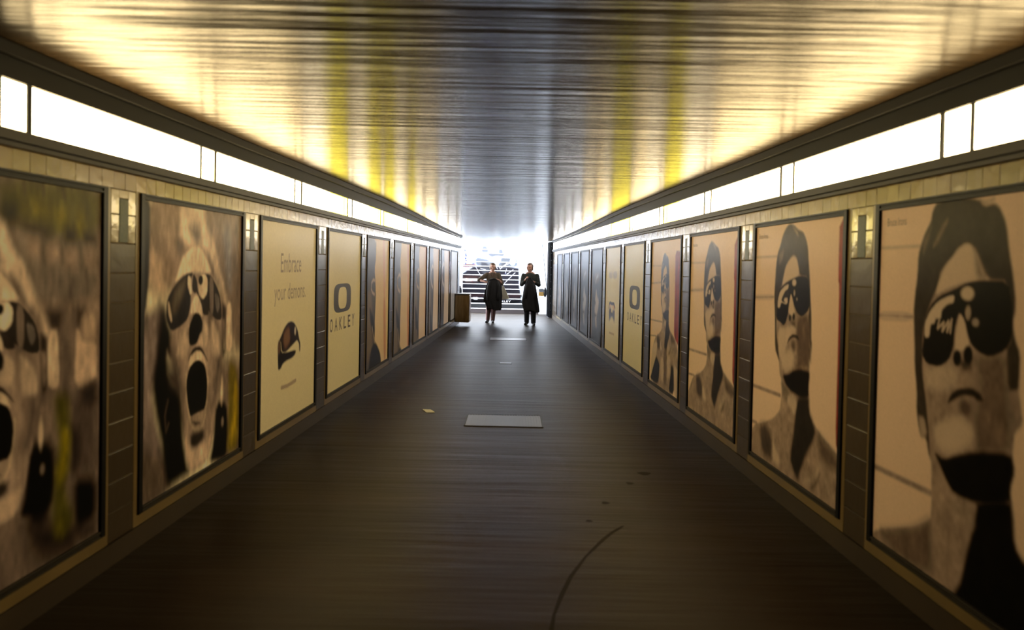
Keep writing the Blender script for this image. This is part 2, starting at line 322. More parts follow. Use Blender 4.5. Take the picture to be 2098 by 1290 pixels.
STAIR_ART = [
 ('p',(.05,.045,.06),.03,[-1881,1565,216,1606,241,1289,232,965,288,654,343,334,-1723,296]),
 ('p',(.1,.05,.045),.03,[-1844,1271,-1217,1283,-1215,1001,-1809,990]),
 ('p',(.09,.045,.05),.03,[-1763,616,-987,630,-979,529,-1750,515]),
 ('p',(.09,.045,.05),.03,[-122,636,332,644,332,533,-119,525]),
 ('p',(.6,.6,.6),.02,[-1831,1162,-1228,1152,-1220,1065,-1817,1054]),
 ('p',(.4,.22,.18),.02,[-1893,1663,-1391,1685,-1415,1581,-1883,1579]),
 ('p',(.36,.38,.42),.04,[-1413,1917,-1061,1877,-659,1722,-745,1628,-1339,1617]),
 ('p',(.3,.32,.36),.04,[-461,1936,109,1948,182,1612,-606,1597,-431,1773]),
 ('p',(.33,.35,.4),.03,[-962,2105,-305,2118,-394,2009,-630,2047,-813,1977]),
 ('p',(.36,.38,.43),.03,[-1201,2161,-1172,2382,-1053,2385,-942,2166]),
 ('p',(.36,.38,.43),.03,[-552,2138,-479,2347,-364,2141]),
 ('p',(.14,.14,.16),.04,[-1214,1757,-1029,1761,-836,1627,-908,1355,-1133,1351]),
 ('p',(.2,.2,.22),.03,[-429,1727,-63,1803,-194,1571,-443,1521]),
 ('e',(.75,.76,.78),.03,[-575,1887],.12,.12),
 ('e',(.7,.71,.73),.03,[7,1805],.1,.14),
 ('l',(.75,.75,.78),.014,[-682,1722,-556,1519],.014),
 ('l',(.75,.75,.78),.014,[-615,1769,-443,1521],.014),
 ('l',(.75,.75,.78),.014,[-465,1520,-200,1754],.014),
 ('l',(.75,.75,.78),.014,[-378,1613,-39,1781],.014),
 ('l',(.7,.7,.74),.014,[-255,1346,-216,1548],.014),
 ('l',(.7,.7,.74),.014,[-209,1324,35,1507],.014),
 ('l',(.7,.7,.74),.014,[-287,998,105,1397],.014),
 ('l',(.7,.7,.74),.014,[-1382,1593,-1221,1327,-1124,1241],.014),
 ('l',(.7,.7,.74),.014,[-1194,1529,-1009,1487],.012),
 ('p',(.6,.6,.6),.02,[-1727,499,-1492,503,-1504,419,-1685,416]),
 ('p',(.6,.6,.6),.02,[-1418,517,-1193,521,-1195,425,-1333,422]),
 ('p',(.15,.17,.4),.01,[-1833,2088,-1786,2089,-1773,1969,-1819,1968]),
 ('p',(.15,.17,.4),.01,[-1824,1933,-1778,1934,-1770,1863,-1816,1862]),
 ('p',(.15,.17,.4),.01,[-1799,1839,-1752,1828,-1753,1758,-1800,1769]),
 ('p',(.15,.17,.4),.01,[-1796,1734,-1744,1724,-1748,1678,-1794,1681]),
 ('p',(.3,.32,.5),.01,[-1882,2245,-1842,2245,-1834,2172,-1874,2172]),
 ('p',(.3,.3,.5),.02,[-1509,1717,-1437,1734,-1438,1695,-1540,1682]),
]
# ------------------------------------------------------------------ object helpers
LOC = {}
def link(o, parent=None):
    COL.objects.link(o)
    if parent: o.parent = parent
    return o
def tag(o, label=None, cat=None, group=None, kind=None):
    if label: o['label'] = label
    if cat: o['category'] = cat
    if group: o['group'] = group
    if kind: o['kind'] = kind
    return o
def thing(name, loc, label, cat, group=None, kind=None):
    o = bpy.data.objects.new(name, None); o.empty_display_size = .2; o.location = loc; link(o); LOC[o.name] = Vector(loc)
    return tag(o, label, cat, group, kind)
def mesh_obj(name, verts, faces, m, parent=None, smooth=False, origin=None):
    """One mesh object; verts are world coordinates, stored relative to the parent's base (or to origin)."""
    v = np.asarray(verts, float)
    if parent: base = np.array(LOC[parent.name])
    elif origin is not None: base = np.array(origin, float)
    else:
        base = np.array([(v[:, 0].min() + v[:, 0].max()) / 2, (v[:, 1].min() + v[:, 1].max()) / 2, v[:, 2].min()])
    me = bpy.data.meshes.new(name); me.from_pydata((v - base).tolist(), [], [list(map(int, f)) for f in faces]); me.update()
    o = bpy.data.objects.new(name, me); link(o, parent); LOC[o.name] = Vector(base)
    if not parent: o.location = base
    if m: me.materials.append(m)
    if smooth: me.polygons.foreach_set('use_smooth', [True] * len(me.polygons))
    return o
class MB:
    """Collects shapes in world coordinates."""
    def __init__(s): s.v = []; s.f = []; s.c = []
    def add(s, v, f, c=None):
        n = len(s.v); s.v += [tuple(map(float, q)) for q in v]; s.f += [tuple(i + n for i in q) for q in f]; s.c += [c] * len(f); return s
    def hexa(s, p, c=None):     # 8 corners: bottom ring 0-3, top ring 4-7
        return s.add(p, [(3, 2, 1, 0), (4, 5, 6, 7), (0, 1, 5, 4), (1, 2, 6, 5), (2, 3, 7, 6), (3, 0, 4, 7)], c)
    def box(s, x0, x1, y0, y1, z0, z1, c=None):
        return s.hexa([(x0, y0, z0), (x1, y0, z0), (x1, y1, z0), (x0, y1, z0), (x0, y0, z1), (x1, y0, z1), (x1, y1, z1), (x0, y1, z1)], c)
    def tube(s, pts, r, n=10, c=None):
        pts = [Vector(p) for p in pts]; rs = r if hasattr(r, '__len__') else [r] * len(pts); rings = []
        for i, p in enumerate(pts):
            d = ((pts[min(i + 1, len(pts) - 1)] - pts[max(i - 1, 0)])).normalized()
            a = d.orthogonal().normalized() if i == 0 else (a - d * a.dot(d)).normalized()
            b = d.cross(a); rings.append([p + (a * math.cos(2 * math.pi * k / n) + b * math.sin(2 * math.pi * k / n)) * rs[i] for k in range(n)])
        v = [q for ri in rings for q in ri]; f = []
        for i in range(len(pts) - 1):
            for k in range(n): f.append((i * n + k, i * n + (k + 1) % n, (i + 1) * n + (k + 1) % n, (i + 1) * n + k))
        f.append(tuple(range(n - 1, -1, -1))); f.append(tuple((len(pts) - 1) * n + k for k in range(n)))
        return s.add(v, f, c)
    def ell(s, c, r, nu=16, nv=10, M3=None, col=None):
        v = []; f = []
        for j in range(nv + 1):
            t = math.pi * j / nv
            for i in range(nu):
                p = Vector((math.sin(t) * math.cos(2 * math.pi * i / nu) * r[0], math.sin(t) * math.sin(2 * math.pi * i / nu) * r[1], math.cos(t) * r[2]))
                if M3: p = M3 @ p
                v.append(p + Vector(c))
        for j in range(nv):
            for i in range(nu): f.append((j * nu + i, (j + 1) * nu + i, (j + 1) * nu + (i + 1) % nu, j * nu + (i + 1) % nu))
        return s.add(v, f, col)
    def build(s, name, m, parent=None, smooth=False, origin=None, tint=None):
        o = mesh_obj(name, s.v, s.f, m, parent, smooth, origin)
        if tint:
            a = o.data.color_attributes.new(tint, 'FLOAT_COLOR', 'CORNER'); buf = []
            for p, c in zip(o.data.polygons, s.c): buf += [*c, 1.] * p.loop_total
            a.data.foreach_set('color', buf)
        return o
def bevel(o, w=.004, seg=2):
    md = o.modifiers.new('bevel', 'BEVEL'); md.width = w; md.segments = seg; md.limit_method = 'ANGLE'; return o

# ------------------------------------------------------------------ the tunnel's walls
WX = {'left': (-2.2731, .03001), 'right': (2.12006, -.02768)}; SG = {'left': -1, 'right': 1}
YEND = {'left': 26.25, 'right': 29.6}; Y0 = -6.
ZPL, ZF0, ZF1, ZT, ZL0, ZL1, ZB1 = .123, .187, 2.02, 2.114, 2.185, 2.394, 2.492
CEIL = [(-6, 2.535), (0, 2.535), (5, 2.540), (7.3, 2.541), (10, 2.553), (13.2, 2.560), (16.4, 2.540), (19.5, 2.505), (22, 2.485), (26, 2.468), (30, 2.480), (32.2, 2.492)]
def zc(y): return float(np.interp(y, [a for a, b in CEIL], [b for a, b in CEIL]))
def wp(side, y, z, off=0.):
    x0, k = WX[side]; return (x0 + k * y - SG[side] * off, y, z)
def wbox(mb, side, y0, y1, z0, z1, o0, o1, c=None):
    a = [wp(side, y0, z0, o0), wp(side, y0, z0, o1), wp(side, y1, z0, o1), wp(side, y1, z0, o0)]
    b = [wp(side, y0, z1, o0), wp(side, y0, z1, o1), wp(side, y1, z1, o1), wp(side, y1, z1, o0)]
    if side == 'right': a = a[::-1]; b = b[::-1]
    return mb.hexa(a + b, c)
FR = {'left': [(2.95, 4.853), (5.258, 7.103), (7.503, 9.445), (9.895, 11.785), (12.14, 13.99), (14.40, 16.25), (16.67, 18.56), (18.93, 20.85), (21.2, 23.2), (23.55, 25.5)],
      'right': [(3.15, 5.055), (5.458, 7.362), (7.775, 9.69), (10.08, 11.98), (12.44, 14.33), (14.65, 16.53), (16.94, 18.8), (19.2, 21.0), (21.45, 23.25), (23.72, 25.53), (26.02, 27.82)]}
# how each poster is called in labels
PN = {'left': ['cropped screaming face poster', 'large screaming face poster', 'pale goggle poster', 'left oval logo poster', 'first dark profile poster', 'second dark profile poster', 'third dark profile poster', 'fourth dark profile poster', 'fifth dark profile poster', 'plain grey poster'],
      'right': ['huge face portrait', 'head and shoulders portrait', 'small head portrait', 'bare chested portrait', 'right oval logo poster', 'brown sunglasses poster', 'first dark face poster', 'second dark face poster', 'third dark face poster', 'fourth dark face poster', 'last dark right poster']}

def quad_floor():
    mb = MB(); mb.box(-9, 3.0, Y0 - .3, 32.3, -.2, 0.)
    o = mb.build('floor', M['floor'], origin=(0, 0, 0)); tag(o, 'brown grey asphalt floor of the passage', 'floor', kind='structure')
    pts = [(.742, 5.899), (.66, 5.76), (.581, 5.591), (.45, 5.252), (.345, 4.913), (.278, 4.616), (.229, 4.354), (.203, 4.12)]
    mb = MB()
    n = len(pts); L = []; Rr = []
    for i, (x, y) in enumerate(pts):
        w = .008 + .006 * math.sin(i * 2.1) ** 2; L.append((x - w, y, .0012)); Rr.append((x + w, y, .0012))
    mb.add(L + Rr, [(i, n + i, n + i + 1, i + 1) for i in range(n - 1)])
    for k, (x, y, r) in enumerate([(1.093, 7.421, .05), (.931, 7.073, .03), (.683, 6.469, .028), (.531, 5.997, .022)]):
        q = [(x + r * (1 + .3 * math.sin(3 * t + k)) * math.cos(t), y + r * 1.3 * math.sin(t), .0012) for t in np.linspace(0, 2 * math.pi, 14)[:-1]]
        mb.add(q, [tuple(range(13))])
    s = mb.build('stain', M['stain'], o)
quad_floor()

def ceiling():
    ys = sorted(set([a for a, b in CEIL] + [q + .003 for q in np.arange(-6, 32.2, .8)])); v = []; f = []; n = len(ys)
    def xl(y): return -9. if y > 26.2 else wp('left', y, 0, -.3)[0]
    for dz in (0, .3):
        for y in ys: v += [(xl(y), y, zc(y) + dz), (wp('right', y, 0, -.3)[0], y, zc(y) + dz)]
    for i in range(n - 1):
        a = 2 * i; f.append((a, a + 2, a + 3, a + 1)); b = 2 * n + a; f.append((b, b + 1, b + 3, b + 2))
        f.append((a, a + 1 - 1 + 2 * n, b + 2, a + 2)); f.append((a + 1, a + 3, b + 3, b + 1))
    f.append((0, 1, 2 * n + 1, 2 * n)); e = 2 * (n - 1); f.append((e, 2 * n + e, 2 * n + e + 1, e + 1))
    # daylight well beyond the left wall: the ceiling stops short of the outer side there
    v = [(max(p[0], -2.35), p[1], p[2]) for p in v]
    o = mesh_obj('ceiling', v, f, M['ceiling'], origin=(0, 0, 2.5)); tag(o, 'low glossy brown ceiling reflecting the light strips', 'ceiling', kind='structure')
ceiling()

trim_no = [0]
def trim(mb, m, label, side, **k):
    trim_no[0] += 1
    o = mb.build('trim_%d' % trim_no[0], m, **k); return tag(o, label, 'trim', kind='structure')

def build_wall(side):
    e = YEND[side]
    mb = MB(); wbox(mb, side, Y0, e, 0, ZB1 + .25, -.28, -.03)
    tag(mb.build('wall_' + side, M['plaster']), 'long ' + side + ' wall of the passage behind the posters', 'wall', kind='structure')
    mb = MB(); wbox(mb, side, Y0, e, 0, ZPL - .004, -.03, .008)
    tag(mb.build('baseboard_' + side, M['plinth']), 'low brown plinth along the foot of the ' + side + ' wall', 'baseboard', kind='structure')
    # row of cream tiles over the posters
    mb = MB(); y = Y0; rr = random.Random(3 if side == 'left' else 5)
    while y < e - .05:
        y1 = min(y + .135, e); t = rr.uniform(.78, 1.12); g = rr.uniform(.9, 1.05)
        wbox(mb, side, y + .002, y1 - .002, ZF1 + .002, ZT, -.03, .0015 * rr.random(), (.27 * t, .19 * t * g, .07 * t * g)); y = y1
    trim(mb, M['cream'], 'row of small cream tiles above the ' + side + ' posters', side, tint='tint')
    # cream strips under and beside the frames
    mb = MB()
    for a, b in FR[side]:
        wbox(mb, side, a - .048, b + .048, ZPL, ZF0, -.03, 0); wbox(mb, side, a - .048, a, ZF0, ZF1, -.03, 0); wbox(mb, side, b, b + .048, ZF0, ZF1, -.03, 0)
    trim(mb, M['border'], 'narrow cream tile border around the ' + side + ' posters', side)
    mb = MB(); wbox(mb, side, Y0, e, ZT, ZT + .016, -.03, .032); wbox(mb, side, Y0, e, ZT + .016, ZT + .024, -.03, .022); wbox(mb, side, Y0, e, ZT + .024, ZL0 - .002, -.03, .05)
    trim(mb, M['ledge'], 'dark moulded ledge under the ' + side + ' light strip', side)
    mb = MB(); wbox(mb, side, Y0, e, ZL1 + .002, ZB1 + .06, -.03, .028)
    trim(mb, M['band'], 'black band above the ' + side + ' light strip', side)
    mb = MB(); ys = list(np.arange(Y0, e, 1.0)) + [e]
    for y0, y1 in zip(ys[:-1], ys[1:]):
        p = []
        for dz in (-.052, -.001):
            q = [wp(side, y0, zc(y0) + dz, .029), wp(side, y0, zc(y0) + dz, .06), wp(side, y1, zc(y1) + dz, .06), wp(side, y1, zc(y1) + dz, .029)]
            p += q if side == 'left' else q[::-1]
        mb.hexa(p)
    trim(mb, M['cornice'], 'dark brown cornice strip along the ' + side + ' ceiling edge', side)
    # tiled pilasters between the posters
    fr = FR[side]; gaps = [(fr[i][1] + .048, fr[i + 1][0] - .048) for i in range(len(fr) - 1)]
    gaps.append((fr[-1][1] + .048, e)); gaps.insert(0, (fr[0][0] - .35, fr[0][0] - .048))
    for gi, (a, b) in enumerate(gaps):
        if gi == 0: lab = 'brown tiled pilaster before the ' + PN[side][0]
        elif gi == len(gaps) - 1: lab = 'brown tiled end pilaster of the ' + side + ' wall'
        else: lab = 'brown tiled pilaster between the %s and the %s' % (PN[side][gi - 1], PN[side][gi])
        t = thing('pilaster', wp(side, (a + b) / 2, 0), lab, 'pilaster', kind='structure'); rr = random.Random(gi + 40)
        w = min(b - a, 1.2); nx = max(1, round(w / .36))
        mb = MB(); wbox(mb, side, a, b, ZPL, ZF1, -.03, -.008); mb.build('grout', M['grout'], t)
        mb = MB(); zs = np.linspace(ZPL, 1.73, 11)
        for z0, z1 in zip(zs[:-1], zs[1:]):
            for q in range(nx):
                c = rr.uniform(.8, 1.2); y0 = a + (b - a) * q / nx; y1 = a + (b - a) * (q + 1) / nx
                wbox(mb, side, y0 + .002, y1 - .002, z0 + .002, z1 - .002, -.03, 0, (.05 * c, .034 * c, .019 * c))
        bevel(mb.build('tile_field', M['brown'], t, tint='tint'), .003)
        # stepped cream head with the green inlay
        mb = MB(); c0 = (a + b) / 2; wd = min(.3, b - a); y0, y1 = c0 - wd / 2, c0 + wd / 2; gw = .055
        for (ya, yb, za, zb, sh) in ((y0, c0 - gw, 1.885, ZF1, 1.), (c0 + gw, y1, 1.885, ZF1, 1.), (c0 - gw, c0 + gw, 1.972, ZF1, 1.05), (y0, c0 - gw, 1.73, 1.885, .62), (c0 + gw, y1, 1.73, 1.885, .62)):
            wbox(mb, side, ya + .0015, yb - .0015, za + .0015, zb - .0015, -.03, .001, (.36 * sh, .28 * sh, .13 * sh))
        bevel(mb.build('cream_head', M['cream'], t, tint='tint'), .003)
        mb = MB(); wbox(mb, side, c0 - gw + .002, c0 + gw - .002, 1.735, 1.97, -.03, .003); bevel(mb.build('green_inlay', M['green'], t), .002)
        if b - a > .5:
            mb = MB(); wbox(mb, side, a + .001, y0 - .002, 1.732, ZF1, -.03, 0, (.2, .15, .085)); wbox(mb, side, y1 + .002, b - .001, 1.732, ZF1, -.03, 0, (.2, .15, .085))
            mb.build('filler_tile', M['cream'], t, tint='tint')
    # plain tile wall nearer than the first poster (only its edge is in the picture)
build_wall('left'); build_wall('right')

# ------------------------------------------------------------------ light strips
WH = (1., .745, .365); YE = (.60, .48, .045); WC = (1., .80, .48); BLU = (.95, .93, .9)
def light(side, y0, y1, halves, label, group, bars, level=1.):
    t = thing('light_panel', wp(side, (y0 + y1) / 2, ZL0, .02), label, 'light', group)
    ny = 24; v = []; f = []; cols = []
    zz = [ZL0, ZL1]
    for i in range(ny + 1):
        y = y0 + .012 + (y1 - y0 - .024) * i / ny; s = i / ny
        h = halves[0] if s < .5 else halves[1]
        if abs(s - .5) < .06: h = tuple((a + b) / 2 for a, b in zip(*halves))
        d = 1 - .35 * math.exp(-((s - .08) / .04) ** 2) - .35 * math.exp(-((s - .92) / .04) ** 2) if y1 - y0 > .6 else .8
        for z in zz:
            for off in (-.02, .012): v.append(wp(side, y, z, off)); cols.append((*[q * d * level for q in h], 1))
    for i in range(ny):
        a = 4 * i; b = a + 4
        f += [(a + 1, b + 1, b + 3, a + 3), (a, a + 2, b + 2, b), (a, b, b + 1, a + 1), (a + 2, a + 3, b + 3, b + 2)]
    f += [(0, 1, 3, 2), (4 * ny, 4 * ny + 2, 4 * ny + 3, 4 * ny + 1)]
    if side == 'left': f = [q[::-1] for q in f]
    o = mesh_obj('diffuser', v, f, M['diffuser'], t)
    at = o.data.color_attributes.new('tube', 'FLOAT_COLOR', 'POINT'); at.data.foreach_set('color', [c for q in cols for c in q])
    if bars:
        for y in (y0, y1):
            mb = MB(); wbox(mb, side, y - .011, y + .011, ZL0 - .004, ZL1 + .004, -.02, .020); mb.build('end_bar', M['bar'], t)
ORD = ['first', 'second', 'third', 'fourth', 'fifth', 'sixth', 'seventh', 'eighth', 'ninth', 'tenth', 'eleventh', 'twelfth', 'thirteenth']
W2 = (WH, WH)
LTS = {'left': [(4.094, 6.149, W2), (6.427, 8.494, W2), (8.738, 10.828, (WC, YE)), (11.083, 13.06, (WC, YE)), (13.31, 15.43, (YE, WC)), (15.68, 17.74, (YE, WC)), (18.0, 20.06, (WC, WC)), (20.31, 22.4, (BLU, BLU)), (22.65, 24.7, (BLU, BLU)), (24.95, 26.2, (BLU, BLU))],
       'right': [(2.0, 4.056, W2), (4.331, 6.41, W2), (6.693, 8.767, W2), (9.038, 11.121, (WC, YE)), (11.386, 13.482, (WC, WH)), (13.723, 15.82, (YE, YE)), (16.08, 18.17, (WC, WH)), (18.43, 20.52, (WC, WC)), (20.78, 22.87, (BLU, BLU)), (23.13, 25.2, (BLU, BLU)), (25.48, 27.5, (BLU, BLU)), (27.75, 29.5, (BLU, BLU))]}
LEVEL = {'left': (1.5, 1.3, 1.05), 'right': (.95, 1.2, 1.15)}       # brightness of the nearest panels, set to balance light on the posters
def lev(side, i): return LEVEL[side][i] if i < 3 else 1.
for side in ('left', 'right'):
    n = len(LTS[side])
    for i, (a, b, hv) in enumerate(LTS[side]):
        mid = (a + b) / 2; j = min(range(len(FR[side])), key=lambda q: abs(FR[side][q][1] + .2 - mid))
        if i == 0: lab = 'nearest long glowing panel of the %s light strip, at the picture edge' % side
        elif i == n - 1: lab = 'farthest long glowing panel of the %s light strip, by the stairs' % side
        else: lab = '%s strip long light panel above the pilaster after the %s' % (side, PN[side][j])
        light(side, a, b, hv, lab, 'long panels of the %s light strip' % side, True, lev(side, i))
    if side == 'left': light(side, 3.861, 4.083, W2, 'left strip short light panel directly above the cropped screaming face poster', 'short panels of the left light strip', True, .8)
    for i in range(n - 1):
        a = LTS[side][i][1] + .011; b = LTS[side][i + 1][0] - .011; mid = (a + b) / 2
        j = min(range(len(FR[side])), key=lambda q: abs(sum(FR[side][q]) / 2 - mid))
        light(side, a, b, (WC, WC) if i > 1 else W2, '%s strip short light panel directly above the %s' % (side, PN[side][j]), 'short panels of the %s light strip' % side, False, lev(side, i))

# ------------------------------------------------------------------ printed artwork
def painter(nu, nv, bg, noise=.0, u0=0., u1=1., v0=0., v1=1., seed=1):
    U, V = np.meshgrid(np.linspace(u0, u1, nu), np.linspace(v0, v1, nv)); C = np.ones((nv, nu, 3)) * np.array(bg)
    return [U, V, C]
def sdf(U, V, P):
    d = np.full(U.shape, 1e9); sgn = np.ones(U.shape); n = len(P)
    for i in range(n):
        x0, y0 = P[i]; x1, y1 = P[i - 1]; ex, ey = x1 - x0, y1 - y0; wx, wy = U - x0, V - y0
        t = np.clip((wx * ex + wy * ey) / max(ex * ex + ey * ey, 1e-12), 0, 1)
        d = np.minimum(d, (wx - ex * t) ** 2 + (wy - ey * t) ** 2)
        c1 = V >= y0; c2 = V < y1; c3 = ex * wy > ey * wx
        sgn = np.where((c1 & c2 & c3) | (~c1 & ~c2 & ~c3), -sgn, sgn)
    return sgn * np.sqrt(d)
def smooth_poly(P):
    """One round of corner cutting so traced outlines read as curves."""
    Q = []
    for i in range(len(P)):
        a, b = P[i], P[(i + 1) % len(P)]
        Q += [(a[0] * .8 + b[0] * .2, a[1] * .8 + b[1] * .2), (a[0] * .2 + b[0] * .8, a[1] * .2 + b[1] * .8)]
    return Q
def paint(pt, shapes, su=1., sv=1., cu=0., cv=0., tu=0., tv=0., unit=1000.):
    """Paint shapes after mapping u -> tu + su*(u-cu), v -> tv + sv*(v-cv)."""
    U, V, C = pt
    for s in shapes:
        kind, col, soft, flat = s[:4]
        P = [(tu + su * (flat[i] / unit - cu), tv + sv * (flat[i + 1] / unit - cv)) for i in range(0, len(flat), 2)]
        soft = max(soft * (su + sv) / 2, 1e-4)
        if kind == 'p':
            xs = [q[0] for q in P]; ys = [q[1] for q in P]; pad = soft * 2
        elif kind == 'e':
            ru, rv = s[4] * su, s[5] * sv; xs = [P[0][0] - ru, P[0][0] + ru]; ys = [P[0][1] - rv, P[0][1] + rv]; pad = soft * 2
        else:
            w = s[4] * (su + sv) / 4; xs = [q[0] for q in P]; ys = [q[1] for q in P]; pad = soft * 2 + w
        c0, c1 = np.searchsorted(U[0], [min(xs) - pad, max(xs) + pad]); r0, r1 = np.searchsorted(V[:, 0], [min(ys) - pad, max(ys) + pad])
        if c1 <= c0 or r1 <= r0: continue
        u, v = U[r0:r1, c0:c1], V[r0:r1, c0:c1]
        if kind == 'p': d = sdf(u, v, smooth_poly(P))
        elif kind == 'e': d = (np.sqrt(((u - P[0][0]) / ru) ** 2 + ((v - P[0][1]) / rv) ** 2) - 1) * min(ru, rv)
        else:
            d = np.full(u.shape, 1e9)
            for (x0, y0), (x1, y1) in zip(P[:-1], P[1:]):
                ex, ey = x1 - x0, y1 - y0; t = np.clip(((u - x0) * ex + (v - y0) * ey) / max(ex * ex + ey * ey, 1e-12), 0, 1)
                d = np.minimum(d, np.hypot(u - x0 - ex * t, v - y0 - ey * t))
            d = d - w
        a = np.clip(.5 - d / (2 * soft), 0, 1); a = (a * a * (3 - 2 * a))[..., None]
        C[r0:r1, c0:c1] = C[r0:r1, c0:c1] * (1 - a) + np.array(col) * a
    return pt
def colour_grid(name, P, C, m, parent, flip):
    """P: nv x nu x 3 world points, C colours -> grid mesh with an ink attribute."""
    nv, nu = P.shape[:2]; base = np.array(LOC[parent.name]); v = (P.reshape(-1, 3) - base)
    idx = np.arange(nv * nu).reshape(nv, nu); q = np.stack([idx[:-1, :-1], idx[1:, :-1], idx[1:, 1:], idx[:-1, 1:]], -1).reshape(-1, 4)
    if flip: q = q[:, ::-1]
    me = bpy.data.meshes.new(name); me.vertices.add(len(v)); me.vertices.foreach_set('co', v.astype(np.float32).ravel())
    me.loops.add(q.size); me.loops.foreach_set('vertex_index', q.ravel().astype(np.int32))
    me.polygons.add(len(q)); me.polygons.foreach_set('loop_start', np.arange(0, q.size, 4, dtype=np.int32))
    me.update(); me.validate()
    a = me.color_attributes.new('ink', 'FLOAT_COLOR', 'POINT'); c4 = np.ones((nv * nu, 4), np.float32); c4[:, :3] = C.reshape(-1, 3); a.data.foreach_set('color', c4.ravel())
    me.materials.append(m); o = bpy.data.objects.new(name, me); link(o, parent); LOC[o.name] = Vector(base); return o
def text_mesh(txt, box, place, m, name, parent, spaced=0.):
    """Lettering fitted to a box (u0,v0,u1,v1); place(u,v) gives the world point."""
    W3 = []; f = []; u0, v0, u1, v1 = box; parts = [(txt, u0, u1)]
    if spaced:                                  # narrow capitals set wide apart
        cw = (u1 - u0) / (len(txt) - 1 + spaced); parts = [(c, u0 + cw * i, u0 + cw * (i + spaced)) for i, c in enumerate(txt)]
    for s, a, e in parts:
        cu = bpy.data.curves.new('t', 'FONT'); cu.body = s; cu.resolution_u = 3; cu.offset = .012 if spaced else 0
        o = bpy.data.objects.new('t', cu); COL.objects.link(o)
        me = bpy.data.meshes.new_from_object(o.evaluated_get(bpy.context.evaluated_depsgraph_get())); v = np.array([q.co[:] for q in me.vertices]); n = len(W3); nf = len(f); f += [tuple(k + n for k in p.vertices) for p in me.polygons]
        bpy.data.objects.remove(o); bpy.data.curves.remove(cu); bpy.data.meshes.remove(me); mn, mx = v.min(0), v.max(0)
        if spaced:
            mesh_obj('letter', [place(a + (q[0] - mn[0]) / (mx[0] - mn[0]) * (e - a), v1 + (q[1] - mn[1]) / (mx[1] - mn[1]) * (v0 - v1)) for q in v], [tuple(k - n for k in g) for g in f[nf:]], m, parent); continue
        W3 += [place(a + (q[0] - mn[0]) / (mx[0] - mn[0]) * (e - a), v1 + (q[1] - mn[1]) / (mx[1] - mn[1]) * (v0 - v1)) for q in v]
    return mesh_obj(name, W3, f, m, parent) if W3 else None

